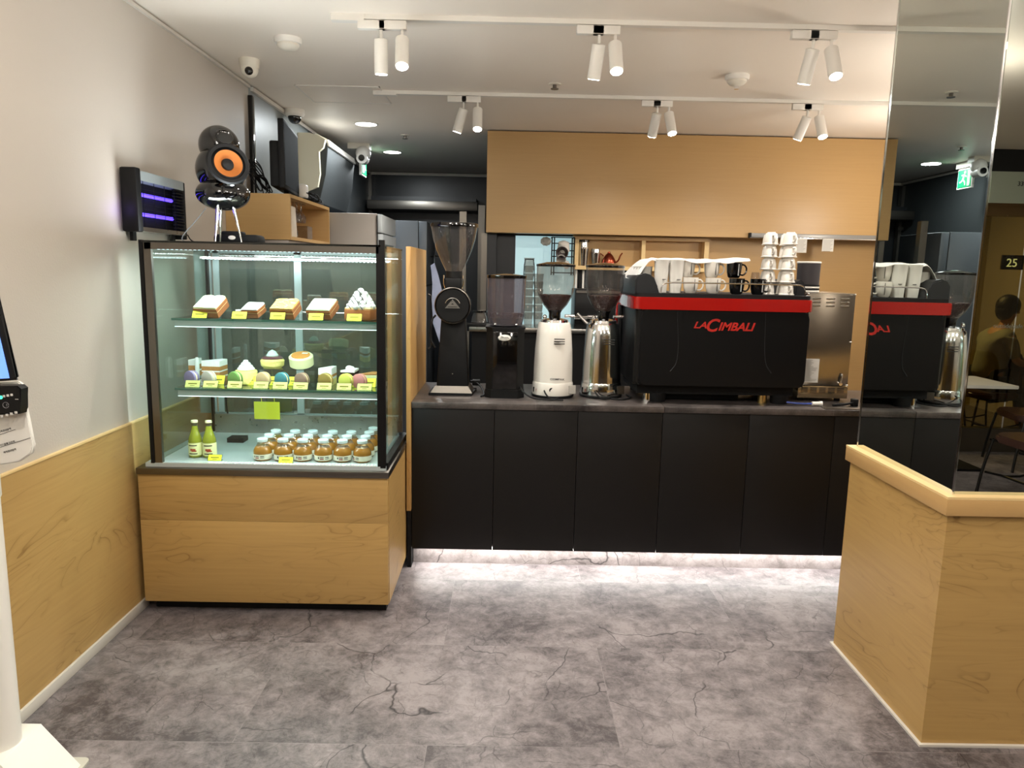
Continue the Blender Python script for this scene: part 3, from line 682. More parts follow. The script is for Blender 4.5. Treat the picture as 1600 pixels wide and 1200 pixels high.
for px, lb in ((311, 'yellow price tag in front of the pale green cream toast'), (373, 'yellow price tag in front of the two-piece white toast'), (433, 'yellow price tag in front of the nut-crumble toast'),
               (493, 'yellow price tag in front of the mint-cream toast'), (553, 'yellow price tag in front of the chocolate-drizzled bread')):
    price_tag(px, 3.215, 1.3445, lb, .064, .034)

# ---------------------------------------------------------------- lower shelf: cakes
LZ = 1.0355
sponge = mat('sponge_brown', (176, 124, 66), .8, bump=.5, bscale=90)
yellowcake = mat('yellow_sponge', (240, 226, 140), .8, bump=.7, bscale=60)
palecake = mat('pale_green_cake', (222, 230, 182), .6, bump=.3, bscale=60)
def layered(px, Y, w, h, layers, label, rz=0, d=.09, name='cake_slice'):
    t = thing(name, label, 'cake', (atx(px, Y, LZ), Y, LZ), local=True, rz=radians(rz))
    z = 0; tri = [(-w/2, 0), (w/2, 0), (w*.42, d), (w*.1, d*1.05)]
    for nm, m, f in layers:
        MB().prism(tri, z, z+h*f+.0003, 'XY').build(nm, m, t); z += h*f
    return t, z
W, S_ = ('cream_layer', whitecream), ('sponge_layer', sponge)
c1, z = layered(330, 3.36, .088, .100, [S_+(.22,), W+(.06,), S_+(.2,), W+(.06,), S_+(.2,), W+(.26,)], 'carrot cake slice with white cream layers at the left of the lower shelf', -6)
MB().box(-.047, .03, -.02, .0, 0, .012).build('paper_base', X['white'], c1)
mbx = thing('roll_cake', 'yellow crumb roll cake with a whipped cream swirl', 'cake', (atx(384, 3.34, LZ), 3.35, LZ), local=True)
MB().lathe([(.046, 0), (.050, .004), (.050, .056), (.046, .062), (0, .062)], seg=30).build('sponge', yellowcake, mbx)
sw = MB()
for lv in range(4):
    r = [.034, .026, .017, .007][lv]
    sw.lathe([(0, 0), (r, .001), (r+.006, .007), (r+.002, .014), (0, .016)], (0, 0, .060+lv*.0115), 18)
sw.build('cream_swirl', whitecream, mbx)
st = thing('cake_riser', 'clear acrylic riser under the two round cheesecakes', 'riser', (atx(448, 3.42, LZ), 3.45, LZ), local=True)
MB().box(-.145, .145, -.07, .07, .060, .064).box(-.145, -.141, -.07, .07, 0, .06).box(.141, .145, -.07, .07, 0, .06).build('riser_body', X['acrylic'], st)
RZT = LZ+.0645
cc = thing('blueberry_cake', 'small round yellow cake with purple topping and cream crown', 'cake', (atx(425, 3.42, RZT), 3.43, RZT), local=True)
MB().lathe([(.040, 0), (.052, .012), (.055, .035), (.048, .044), (0, .044)], seg=30).build('cake', yellowcake, cc)
MB().lathe([(.046, .040), (.050, .046), (.040, .055), (0, .058)], seg=24).build('blueberry_topping', mat('blueberry_topping', (92, 50, 58), .3), cc)
MB().lathe([(.026, .052), (.028, .060), (.016, .078), (0, .086)], seg=18).build('cream_crown', mat('pale_blue_cream', (205, 226, 216), .5), cc)
cs = thing('cheesecake', 'round cheesecake with orange glazed top and small white card', 'cake', (atx(471, 3.42, RZT), 3.43, RZT), local=True)
R = RX(radians(16))
MB().lathe([(.046, 0), (.055, .006), (.056, .048), (.050, .054), (0, .054)], (0, 0, .012), seg=32, rot=R).build('cake', mat('cheesecake_side', (240, 238, 190), .6), cs)
MB().lathe([(.043, 0), (.042, .003), (0, .004)], (0, -.017, .0645), seg=32, rot=R).build('glaze', mat('orange_glaze', (226, 150, 74), .2), cs)
MB().box(.004, .030, .006, .020, .004, .0055, rot=R, loc=(0, -.017, .0645)).build('small_card', X['white'], cs)
layered(508, 3.33, .062, .080, [('sponge_layer', yellowcake, .35), W+(.12,), S_+(.15,), W+(.38,)], 'tall white cream cake slice right of the acrylic riser', -5)
bk = ('chocolate_layer', choc)
c3, z = layered(543, 3.33, .066, .072, [bk+(.25,), W+(.09,), bk+(.22,), W+(.09,), bk+(.22,), W+(.13,)], 'black and white layered cake slice with a cream dollop', -5)
MB().sphere((.0, .03, z+.006), .017, (1, 1, .8)).sphere((.012, .035, z+.004), .012).build('cream_dollop', whitecream, c3)
layered(575, 3.33, .078, .058, [('cake_body', palecake, .9), ('crumb_top', sponge, .1)], 'pale green cake block at the right end of the lower shelf', 0, .08)
layered(300, 3.50, .03, .085, [S_+(.3,), W+(.08,), S_+(.3,), W+(.32,)], 'narrow layered cake slice at the far left back of the lower shelf', 0)
t = thing('cream_tube', 'thin upright white roll behind the left cake slice', 'pastry', (atx(309, 3.48, LZ), 3.48, LZ), local=True)
MB().lathe([(.009, 0), (.010, .01), (.010, .09), (.006, .1), (0, .101)], seg=14).build('roll', whitecream, t)
for px, c, lb in ((300, (140, 126, 168), 'purple macaron, leftmost in the front row of the lower shelf'), (327, (188, 182, 172), 'grey macaron, second from left in the front row'),
                  (368, (110, 148, 76), 'green macaron in front of the roll cake'), (412, (206, 176, 132), 'tan macaron in front of the blueberry cake'), (441, (62, 128, 140), 'teal macaron between the tan and brown macarons'),
                  (472, (142, 114, 100), 'brown macaron in front of the orange cheesecake'), (509, (146, 124, 62), 'olive brown macaron in front of the tall white slice'),
                  (541, (200, 200, 92), 'yellow macaron in front of the black and white slice'), (562, (196, 130, 128), 'pink macaron, rightmost in the front row')):
    Y = 3.265
    t = thing('macaron', lb, 'macaron', (atx(px, Y, LZ), Y, LZ+.034), local=True, group='macarons along the lower shelf', rz=radians(-24))
    m = mat('macaron_shell', c, .6); sh = [(0, 0), (.026, .001), (.0325, .006), (.034, .012)]
    MB().lathe([(.0335, .0), (.034, .005), (.0325, .010), (.029, .0115), (0, .012)], rot=RX(radians(90)) , c=(0, -.004, 0)).build('shell', m, t)
    MB().lathe([(.0335, .0), (.034, .005), (.0325, .010), (.029, .0115), (0, .012)], rot=RX(radians(-90)), c=(0, .004, 0)).build('shell', m, t)
    MB().cyl((0, -.0042, 0), .031, .0084, 'Y').build('filling', almond, t)
for px, lb in ((300, 'pale yellow tag under the purple macaron'), (328, 'pale yellow tag under the grey macaron'), (366, 'pale yellow tag under the green macaron'), (407, 'pale yellow tag under the tan macaron'),
               (437, 'pale yellow tag under the teal macaron'), (469, 'pale yellow tag under the brown macaron'), (506, 'pale yellow tag under the olive brown macaron'), (537, 'pale yellow tag under the yellow macaron'), (569, 'pale yellow tag under the pink macaron')):
    price_tag(px, 3.215, LZ, lb, .064, .032, 'taglight', group='pale tags before the macarons')
for px, lb in ((341, 'yellow tag before the carrot cake slice'), (390, 'yellow tag before the yellow roll cake'), (427, 'yellow tag under the blueberry cake'), (458, 'yellow tag under the orange cheesecake'), (508, 'yellow tag on the tall white cake slice'),
               (549, 'yellow tag on the black and white cake slice'), (578, 'yellow tag on the pale green cake block')):
    price_tag(px, 3.305, LZ+.0, lb, .05, .044, 'tag')
# ---------------------------------------------------------------- bottom deck: jars and bottles
honey = mat('honey_amber', (178, 122, 40), .08, trans=.35, coat=.5); jarlid = mat('white_jar_lid', (214, 232, 238), .3)
jar_glass = glass('jar_glass', (236, 232, 214), 1.8, haze=.05)
lab = mat('jar_label', (222, 218, 200), .6)
j0 = thing('jam_jar', '', 'jar', (0, 0, 0), local=True, group='round white-capped jars on the case floor')
MB().lathe([(.034, 0), (.040, .006), (.0415, .030), (.0405, .046), (.033, .060), (.026, .067)], seg=24).build('amber_filling', honey, j0)
MB().lathe([(.0265, .066), (.030, .063), (.024, .074), (.0205, .079), (.0205, .086)], seg=24, cap=False).build('neck', jar_glass, j0)
MB().lathe([(.0225, .084), (.0235, .086), (.0235, .097), (.021, .099), (0, .099)], seg=24).build('cap', jarlid, j0)
lb_ = MB().lathe([(.0412, .008), (.0420, .012), (.0423, .029), (.0418, .031)], seg=30, cap=False).build('paper_label', lab, j0)
pr = MB()
def on_label(a0, a1, z0, z1, r=.0426):
    n = max(2, int(abs(a1-a0)/6)); 
    for i in range(n):
        a, b = radians(a0+(a1-a0)*i/n), radians(a0+(a1-a0)*(i+1)/n)
        vs = [pr.bm.verts.new((r*sin(q), -r*cos(q), zz)) for q, zz in ((a, z0), (b, z0), (b, z1), (a, z1))]; pr.bm.faces.new(vs)
on_label(-34, -26, .017, .026); on_label(-22, 2, .0215, .0255); on_label(10, 34, .0215, .0255); on_label(10, 34, .015, .018)
pr.build('print', X['ink'], lb_)
pr = MB(); on_label(-22, 2, .0135, .0185); pr.build('red_print', mat('red_print', (150, 40, 50), .6), lb_)
rowsY = (3.245, 3.335, 3.425, 3.515); first = True
ords = ['first', 'second', 'third', 'fourth', 'fifth', 'sixth']; rn = ['front row', 'second row', 'third row', 'back row']
caps = [[410, 442, 473, 505, 535, 566], [421, 451, 481, 511, 542, 571], [431, 461, 489, 520, 549, 577], [583]]
for r, row in enumerate(caps):
    for i, px in enumerate(row):
        lbl = 'amber jar with white cap, %s from left in the %s' % (ords[i], rn[r]) if r < 3 else 'amber jar with white cap, alone in the back row at the right'
        loc = (atx(px, rowsY[r], DZ+.09), rowsY[r], DZ-.0011); rz = radians(rnd.uniform(-14, 14) - (40 if (r == 0 and i == 5) else 0))
        if first: j0.location = loc; j0['label'] = lbl; j0.rotation_euler.z = rz; first = False
        else: dup(j0, loc, lbl, rz)
green = mat('green_bottle_liquid', (168, 174, 58), .06, trans=.4, coat=.5)
b0 = thing('soda_bottle', 'green glass bottle with cream label, left of the pair in the case', 'bottle', (atx(305, 3.27, DZ+.08), 3.27, DZ-.0011), local=True)
MB().lathe([(.024, 0), (.029, .004), (.030, .072), (.029, .085), (.018, .118), (.0135, .135), (.0125, .146)], seg=24).build('bottle_body', green, b0)
MB().lathe([(.0125, .145), (.012, .160), (.0135, .164)], seg=20, cap=False).build('neck', jar_glass, b0)
MB().lathe([(.0145, .161), (.0155, .163), (.014, .171), (0, .172)], seg=20).build('bottle_cap', mat('cream_cap', (226, 220, 180), .4), b0)
L_ = MB().lathe([(.0303, .012), (.0306, .014), (.0306, .068), (.0303, .070)], seg=30, cap=False).build('paper_label', mat('cream_label', (232, 228, 172), .6), b0)
pr = MB(); on_label(-38, 34, .056, .061, .0309); on_label(-36, 36, .018, .023, .0309); pr.build('print', X['ink'], L_)
pr = MB(); on_label(-24, 22, .034, .044, .0309); on_label(-12, 30, .030, .036, .031); pr.build('fruit_print', mat('fruit_print', (170, 66, 40), .6), L_)
dup(b0, (atx(327, 3.27, DZ+.08), 3.27, DZ-.0011), 'green glass bottle with cream label, right of the pair in the case', rz=.15)
price_tag(335, 3.205, DZ-.001, 'yellow price tag before the two green bottles', .060, .028)
price_tag(446, 3.185, DZ-.001, 'yellow price tag before the front row of amber jars', .062, .028)
# ================================================================ ON TOP OF THE DISPLAY CASE
TZ = 1.6735
# insect killer
ik = thing('insect_killer', 'black framed insect killer with purple glowing tubes on the case corner', 'insect killer', (-1.60, 3.42, TZ))
ya, yb = 3.20, 3.70; za, zb = 1.715, 1.975; xc = -1.605
MB().box(xc-.05, xc+.022, ya, ya+.045, za-.005, zb+.005, bev=.008).build('end_cap', X['mblack'], ik)
MB().box(xc-.05, xc+.012, yb-.022, yb, za-.02, zb-.005, bev=.005).build('end_cap', X['mblack'], ik)
MB().box(xc-.05, xc+.012, ya+.04, yb-.02, zb-.045, zb-.004).build('top_plate', X['greywall'], ik)
MB().box(xc-.05, xc+.012, ya+.04, yb-.02, za+.0, za+.018).build('bottom_tray', X['steel'], ik)
MB().box(xc-.052, xc-.046, ya+.04, yb-.02, za+.015, zb-.04).build('back_plate', X['mblack'], ik)
uv = mat('violet_tube', (90, 70, 220), .4, emit=(84, 60, 255), estr=2.4)
for z in (za+.075, za+.16):
    MB().cyl((xc-.02, ya+.04, z), .008, .37, 'Y').sphere((xc-.02, ya+.41, z), .0085).build('uv_tube', uv, ik)
g = MB()
for i in range(9): g.box(xc+.008, xc+.0095, ya+.04, yb-.02, za+.03+i*.0215, za+.0312+i*.0215)
for i in range(4): g.box(xc+.008, xc+.010, ya+.08+i*.10, ya+.082+i*.10, za+.015, zb-.04)
g.build('grid', X['mblack'], ik)
g = MB()
for i in range(13): g.box(xc-.01, xc+.011, yb-.10, yb-.022, za+.03+i*.0148, za+.035+i*.0148)
g.build('louvre', X['mblack'], ik)
for yy in (ya+.05, yb-.07): MB().box(xc-.045, xc-.03, yy, yy+.03, TZ, za).build('foot', X['mblack'], ik)
l = bpy.data.lights.new('uv_glow', 'POINT'); l.energy = .10; l.color = (.25, .12, 1); l.shadow_soft_size = .04
o = bpy.data.objects.new('uv_glow', l); COL.objects.link(o); o.location = (xc-.02, 3.17, 1.80)
# speaker
sp = thing('pod_speaker', 'glossy black three-lobed speaker with orange cone on chrome spikes', 'speaker', (-1.32, 3.47, TZ), local=True, rz=radians(36))
S0 = MB()
S0.sphere((0, .0, .225), .12, (1.0, .9, .62), 40, 24)
S0.sphere((0, .02, .335), .114, (.98, .95, .98), 40, 24)
S0.sphere((0, .035, .445), .092, (.98, .95, .98), 40, 24)
S0.build('shell', X['gloss_black'], sp)
Rf = RX(radians(90-14))
MB().lathe([(.092, 0), (.095, .006), (.088, .014), (.074, .012)], (0, -.092, .350), 40, rot=Rf, cap=False).build('surround', X['darkplastic'], sp)
MB().lathe([(.078, .004), (.062, .012), (.058, .008)], (0, -.092, .350), 40, rot=Rf, cap=False).build('rubber_ring', X['mblack'], sp)
MB().lathe([(.062, .011), (.030, -.006), (0, -.007)], (0, -.094, .350), 40, rot=Rf, cap=False).build('cone', X['orange'], sp)
MB().lathe([(.028, -.006), (.024, .004), (.012, .010), (0, .012)], (0, -.094, .350), 30, rot=Rf).build('dust_cap', X['darkplastic'], sp)
MB().lathe([(.040, 0), (.042, .004), (.036, .010), (.028, .004), (.016, .002), (0, .004)], (0, -.048, .468), 30, rot=RX(radians(90-24))).build('tweeter', X['gloss_black'], sp)
MB().lathe([(.034, -.004), (.040, .004), (.034, .008), (.022, -.006), (0, -.018)], (0, -.103, .232), 30, rot=RX(radians(84)), cap=False).build('port', X['gloss_black'], sp)
for a in (-90+45, -90-45, 90):
    dx, dy = cos(radians(a)), sin(radians(a))
    MB().tube([(dx*.05, dy*.05, .165), (dx*.085, dy*.085, 0)], (.009, .0025), 10).build('spike_leg', X['chrome'], sp)
bx = thing('power_brick', 'rounded black box with white sticker under the round speaker', 'box', (-1.32, 3.62, TZ))
MB().box(-1.43, -1.21, 3.60, 3.72, TZ, TZ+.05, bev=.018).box(-1.40, -1.30, 3.62, 3.70, TZ+.045, TZ+.066, bev=.01).build('case', X['mblack'], bx)
MB().sphere((-1.335, 3.598, TZ+.034), .018, (1, .12, .55)).build('sticker', X['white'], bx)
tag(MB().tube([(-1.44, 3.56, 1.84), (-1.47, 3.52, 1.78), (-1.52, 3.46, 1.70), (-1.50, 3.44, TZ+.003), (-1.40, 3.5, TZ+.003)], .0022, 6, smooth=2).build('speaker_cable', X['greywall']), 'thin pale cable running down from the round speaker', 'cable')
tag(MB().tube([(-1.60, 3.72, 1.72), (-1.56, 3.66, 1.69), (-1.50, 3.60, TZ+.004), (-1.42, 3.57, TZ+.004)], .003, 6, smooth=2).build('power_cable', X['mblack']), 'black cable from the insect killer to the box under the speaker', 'cable')
tag(MB().sphere((-.75, 3.60, TZ), .055, (1, 1, .25)).build('dome_cover', X['mblack']), 'low black domed cap on top of the display case near its right end', 'cap')

# ================================================================ WOODEN SHELF BOX, MONITOR, COOLERS
sb = thing('shelf_box', 'open maple shelf box on top of the tall unit by the left wall', 'shelf', (-1.47, 4.88, 1.73))
bx0, bx1, by0, by1, bz0, bz1 = LX+.001, -1.285, 4.40, 5.36, 1.73, 1.995
MB().box(bx0, bx1, by0, by0+.02, bz0, bz1).build('side_panel', X['woodplain'], sb)
MB().box(bx0, bx1, by1-.02, by1, bz0, bz1).build('side_panel', X['woodplain'], sb)
MB().box(bx0, bx1, by0+.02, by1-.02, bz0, bz0+.02).build('bottom_panel', X['woodplain'], sb)
MB().box(bx0, bx1, by0+.02, by1-.02, bz1-.02, bz1).build('top_panel', X['woodplain'], sb)
MB().box(bx0, bx0+.01, by0+.02, by1-.02, bz0+.02, bz1-.02).build('back_panel', X['woodplain'], sb)
uc = thing('tall_cooler', 'tall grey steel cooler behind the display case by the left wall', 'cooler', (-1.47, 4.88, 0))
MB().box(LX+.002, -1.30, 4.41, 5.35, .02, 1.729, bev=.004).build('cooler_body', X['fridge'], uc)
MB().box(-1.30, -1.275, 4.42, 5.34, .12, 1.70, bev=.004).build('cooler_door', X['fridge'], uc)
pb = MB()
pb.box(-1.40, -1.30, 4.45, 4.60, bz0+.02, bz0+.205, bev=.01, taper=(.9, .85)); 
tag(pb.build('paper_bag', mat('kraft_white_bag', (206, 196, 180), .8, bump=.6, bscale=14)), 'pale crumpled bag standing in the maple shelf box', 'bag')
for i, (yy, zz) in enumerate(((4.72, 1.90), (4.80, 1.885), (4.90, 1.895))):
    t = thing('wine_glass', ['hanging stem glass nearest the bag', 'middle hanging stem glass', 'hanging stem glass farthest from the bag'][i]+' in the maple shelf box', 'glass', (-1.36, yy, bz1-.02), group='stem glasses hanging in the shelf box', local=True)
    MB().lathe([(.03, 0), (.028, -.004), (.004, -.008), (.004, -.05), (.02, -.06), (.032, -.085), (.028, -.12)], seg=18, cap=False).build('glass_body', X['hopper'], t)
tag(MB().sphere((-1.36, 4.72, bz0+.05), .035, (.8, .8, 1.1)).build('black_pot', X['gloss_black']), 'small black rounded pot below the hanging glasses', 'pot')
t = thing('storage_jar', 'clear square jar at the bottom of the maple shelf box', 'jar', (-1.36, 4.92, bz0+.02), local=True)
MB().box(-.05, .05, -.06, .06, 0, .085).build('jar_body', X['hopper'], t)
mo = thing('monitor', 'black flat monitor seen almost edge-on on the maple shelf box', 'monitor', (-1.50, 4.75, bz1+.001))
mz0, mz1 = 2.035, 2.43
q = RZ(radians(8)); c = Vector((-1.385, 4.75, 0))
MB().box(-.018, .016, -.30, .30, mz0, mz1, bev=.004, rot=q, loc=c).build('screen_housing', X['mblack'], mo)
MB().box(.0162, .0172, -.285, .285, mz0+.02, mz1-.015, rot=q, loc=c).build('screen', mat('dull_screen', (12, 13, 15), .75, spec=.06), mo)
MB().box(-.075, -.018, -.26, .18, mz0+.01, mz1-.12, bev=.01, rot=q, loc=c).build('rear_housing', X['mblack'], mo)
MB().box(-.03, .0, -.05, .05, 2.0, mz0+.05, rot=q, loc=c).box(-.09, .07, -.12, .12, bz1+.0005, bz1+.012, rot=q, loc=c).build('stand', X['black'], mo)
rnd = random.Random(11)
for k, lb in enumerate(('looping black cable on the shelf box left of the monitor', 'second tangled black cable behind the monitor', 'black cable coil at the wall end of the shelf box', 'black cable lying along the front edge of the shelf box')):
    pts = []
    cx, cy2 = (-1.53, 4.52) if k < 3 else (-1.36, 4.95)
    for i in range(22):
        a = i*.8+k; r = .05+.02*sin(i*1.3+k)
        pts.append((cx+.02*k+.03*cos(a*1.1), cy2+r*1.5*cos(a)+.02*k, bz1+.008+abs(sin(a*.5))*([.15, .19, .11, .05][k])))
    tag(MB().tube(pts, .0035, 6, smooth=2).build('loose_cable', X['mblack']), lb, 'cable', group='tangled cables on the shelf box')
tag(MB().box(-1.40, -1.31, 5.05, 5.30, bz1+.001, bz1+.035, bev=.004).build('power_strip', X['mblack']), 'ribbed black power strip on the rear end of the shelf box', 'power strip')
rt = thing('router', 'white rounded router leaning behind the monitor', 'router', (-1.40, 5.12, bz1+.036))
MB().box(-1.45, -1.37, 5.06, 5.14, bz1+.0365, bz1+.13, bev=.015).build('router_body', X['white'], rt)
MB().tube([(-1.44, 5.10, bz1+.09), (-1.50, 4.92, bz1+.22)], .006, 8).build('antenna', X['white'], rt)
# air conditioner on the wall
ac = thing('air_conditioner', 'cream wall-mounted air conditioner with grey end above the kitchen', 'air conditioner', (LX+.12, 6.4, 2.3))
prof = [(LX+.001, 2.61), (LX+.09, 2.61), (LX+.16, 2.595), (LX+.215, 2.56), (LX+.20, 2.50), (LX+.165, 2.47), (LX+.17, 2.30), (LX+.15, 2.20), (LX+.001, 2.14)]
MB().prism([(a, b) for a, b in prof], 5.95, 5.99, 'XZ').build('ac_end_cap', mat('cream_plastic', (214, 208, 186), .4), ac)
MB().prism([(LX+.12, 2.601), (LX+.215, 2.558), (LX+.228, 2.515), (LX+.240, 2.52), (LX+.225, 2.57), (LX+.13, 2.615)], 5.99, 7.0, 'XZ').build('ac_front_strip', X['white'], ac)
MB().prism([(LX+.001, 2.600), (LX+.125, 2.600), (LX+.215, 2.556), (LX+.225, 2.50), (LX+.205, 2.30), (LX+.15, 2.08), (LX+.001, 2.02)], 5.99, 7.0, 'XZ', bev=.004).build('ac_casing', X['darkgrey'], ac)
# refrigerators
f1 = thing('upright_fridge', 'silver upright fridge with framed glass door facing the aisle', 'fridge', (-1.2, 5.76, 0))
MB().box(LX+.003, -.955, 5.42, 6.10, .03, 1.965, bev=.004).build('fridge_body', X['fridge'], f1)
fw = mat('pale_door_frame', (188, 194, 196), .35, .1)
for a in ((5.43, 6.09, 1.83, 1.96), (5.43, 6.09, .06, .20)): MB().box(-.953, -.92, a[0], a[1], a[2], a[3], bev=.003).build('grille_panel', fw, f1)
d2_ = MB().box(-.953, -.918, 5.435, 5.51, .21, 1.82, bev=.003).box(-.953, -.918, 6.01, 6.085, .21, 1.82, bev=.003).box(-.953, -.918, 5.51, 6.01, 1.75, 1.82).box(-.953, -.918, 5.51, 6.01, .21, .28)
d2_.build('door', fw, f1)
MB().box(-.95, -.93, 5.51, 6.01, .28, 1.75).build('door_glass', X['frost'], f1)
MB().box(-.957, -.9535, 5.412, 5.432, .05, 1.95).build('hinge_strip', X['mblack'], f1)
f2 = thing('refrigerator', 'tall slate grey refrigerator with two doors beside the hanging apron', 'fridge', (-1.1, 6.65, 0))
MB().box(-1.55, -.765, 6.32, 7.02, .03, 1.975, bev=.004).build('fridge_body', X['fridge2'], f2)
MB().box(-.763, -.69, 6.325, 7.01, 1.44, 1.972, bev=.006).build('door', X['fridge2'], f2)
MB().box(-.763, -.69, 6.325, 7.01, .05, 1.425, bev=.006).build('door', X['fridge2'], f2)
MB().tube([(-.685, 6.40, 1.36), (-.655, 6.40, 1.34), (-.655, 6.40, .9), (-.685, 6.40, .88)], .009, 8, smooth=1).build('handle', X['dsteel'], f2)
# apron hanging beside fridge
ap = thing('apron', 'pale blue-white apron hanging on a hook beside the slate refrigerator', 'apron', (-.56, 6.25, 1.1))
P = [(674, 415), (680, 411), (686, 430), (692, 455), (698, 500), (700, 530), (694, 552), (686, 528), (678, 505), (676, 470), (678, 445)]
pts2 = [(at(a, b, 6.35).x, at(a, b, 6.35).z) for a, b in P]
mb = MB().prism(pts2, 6.275, 6.30, 'XZ', bev=.006)
mb.build('cloth', mat('apron_cloth', (176, 182, 206), .85, bump=.8, bscale=9), ap)
MB().tube([(at(679, 411, 6.35).x, 6.345, at(679, 411, 6.35).z), (at(678, 400, 6.35).x, 6.38, at(678, 400, 6.35).z+.01), (-.60, 6.5, at(678, 400, 6.35).z)], .005, 6).build('strap', X['darkgrey'], ap)
MB().tube([(-.689, 6.62, at(678, 400, 6.35).z), (-.60, 6.5, at(678, 400, 6.35).z)], .005, 6).build('hook', X['dsteel'], ap)
# ================================================================ GRINDERS
def px_x(px, Y, z=CT): return atx(px, Y, z)
def beans(prof, c=(0, 0, 0)):
    m = MB().lathe(prof, c, 30); rn_ = random.Random(2)
    r, z = prof[-2]
    for i in range(150):
        a = rn_.uniform(0, 2*pi); q = r*sqrt(rn_.random())*.97
        m.sphere((c[0]+q*cos(a), c[1]+q*sin(a), z+.002), .0058, (1, .7, .55), 6, 4)
    return m
g = thing('coffee_grinder', 'tall black shop grinder with empty cone hopper and round head, leftmost on the bar', 'coffee grinder', (px_x(708, 3.97), 3.97, CT+.0005), local=True)
MB().prism([(-.128, -.075), (.105, -.075), (.125, .12), (-.125, .12)], 0, .014, 'XY').build('base_plate', X['mblack'], g)
MB().box(-.118, .108, -.07, .12, .014, .050, taper=(.80, .85)).build('steel_foot', X['dsteel'], g)
MB().box(-.088, .086, -.045, .11, .04, .42, bev=.008, taper=(.74, .85)).build('body', X['mblack'], g)
MB().cyl((0, -.085, .487), .093, .17, 'Y', 48).build('grinding_head', X['gloss_black'], g)
MB().lathe([(.093, 0), (.097, .004), (.096, .012), (.092, .016)], (0, -.082, .487), 48, rot=RX(radians(90)), cap=False).build('head_ring', X['dsteel'], g)
MB().lathe([(.09, 0), (.086, .006), (.0, .006)], (0, -.086, .487), 48, rot=RX(radians(90))).build('face_plate', X['black'], g)
tri = MB().prism([(-.040, -.014), (.040, -.014), (0, .034)], -.098, -.092, 'XZ', loc=(0, 0, .487))
tri.build('emblem', X['steel'], g)
MB().prism([(-.026, -.008), (.026, -.008), (.022, -.005), (-.022, -.005)], -.0995, -.098, 'XZ', loc=(0, 0, .487)).prism([(-.008, .006), (.008, .006), (0, .013)], -.0995, -.098, 'XZ', loc=(0, 0, .487)).build('emblem_mark', X['ink'], g)
MB().tube([(.040*cos(a), -.096, .487+.040*sin(a)) for a in [radians(18+i*12) for i in range(13)]], .002, 6).build('dial_arc', X['steel'], g)
for a in (40, 140, 270): 
    pass
MB().box(-.042, .042, -.05, .04, .565, .63, bev=.006).build('neck', X['mblack'], g)
MB().tube([(-.044, -.03, .575), (-.052, -.03, .60), (-.052, -.03, .645)], .0035, 6).tube([(.044, -.03, .575), (.052, -.03, .60), (.052, -.03, .645)], .0035, 6).build('clip', X['chrome'], g)
hp = [(.041, .632), (.043, .665), (.068, .715), (.094, .775), (.112, .835), (.121, .885), (.124, .905)]
MB().lathe(hp, (0, -.005, 0), 40, cap=False).build('hopper', X['hopper'], g)
MB().lathe([(.040, .628), (.044, .63), (.044, .668), (.038, .668)], (0, -.005, 0), 32).build('hopper_collar', X['mblack'], g)
MB().lathe([(.127, .897), (.128, .905), (.126, .917), (.06, .922), (0, .922)], (0, -.005, 0), 40).build('lid', X['gloss_black'], g)
MB().tube([(-.11, .12, .42), (-.13, .10, .40), (-.13, .02, .30), (-.10, 0, .25)], .006, 8, smooth=1).build('bag_holder', X['mblack'], g)
MB().sphere((-.001, -.046, .115), .004).build('screw', X['dsteel'], g)

g = thing('coffee_grinder', 'squat black eight-sided grinder with straight smoky hopper and white oval badge', 'coffee grinder', (px_x(788, 3.95), 3.95, CT+.0005), local=True)
def octo(w, c): return [(-w+c, -w), (w-c, -w), (w, -w+c), (w, w-c), (w-c, w), (-w+c, w), (-w, w-c), (-w, -w+c)]
MB().prism(octo(.106, .034), 0, .045, 'XY').build('base', X['black'], g)
MB().prism(octo(.101, .034), .045, .372, 'XY').build('body', X['black'], g)
MB().box(-.064, .064, -.1045, -.10, .05, .355, bev=.002).build('front_panel', X['gloss_black'], g)
MB().prism(octo(.106, .034), .370, .380, 'XY').build('top_plate', X['black'], g)
bd = MB().lathe([(.034, 0), (.034, .002), (.031, .003), (0, .003)], (-.005, -.1045, .325), 32, rot=RX(radians(90)), squash=(1, .48)).build('badge', X['paper'], g)
MB().tube([(-.024, -.1082, .322), (-.022, -.1082, .331), (-.014, -.1082, .332), (-.018, -.1082, .324), (-.008, -.1082, .329), (-.003, -.1082, .323), (.003, -.1082, .329), (.006, -.1082, .323), (.012, -.1082, .330), (.014, -.1082, .323), (.020, -.1082, .323)], .0012, 5, smooth=1).build('badge_script', X['ink'], bd)
MB().lathe([(.06, .38), (.088, .392), (.086, .43), (.07, .442)], (0, 0, 0), 30).build('hopper_collar', X['gloss_black'], g)
for k in range(5): MB().sphere((-.055+k*.028, -.07, .392), .009).build('collar_screw', X['chrome'], g)
MB().lathe([(.088, .385), (.098, .43), (.104, .50), (.106, .64)], seg=40, cap=False).build('hopper', X['hopper_smoke'], g)
beans([(.07, .40), (.09, .43), (.093, .445), (0, .448)]).build('beans', X['bean'], g)['kind'] = 'stuff'
MB().lathe([(.109, .636), (.110, .640), (.109, .652), (.04, .660), (0, .660)], seg=40).build('lid', X['gloss_black'], g)
MB().cyl((.055, -.101, .19), .006, .006, 'Y').build('side_screw', X['dsteel'], g)

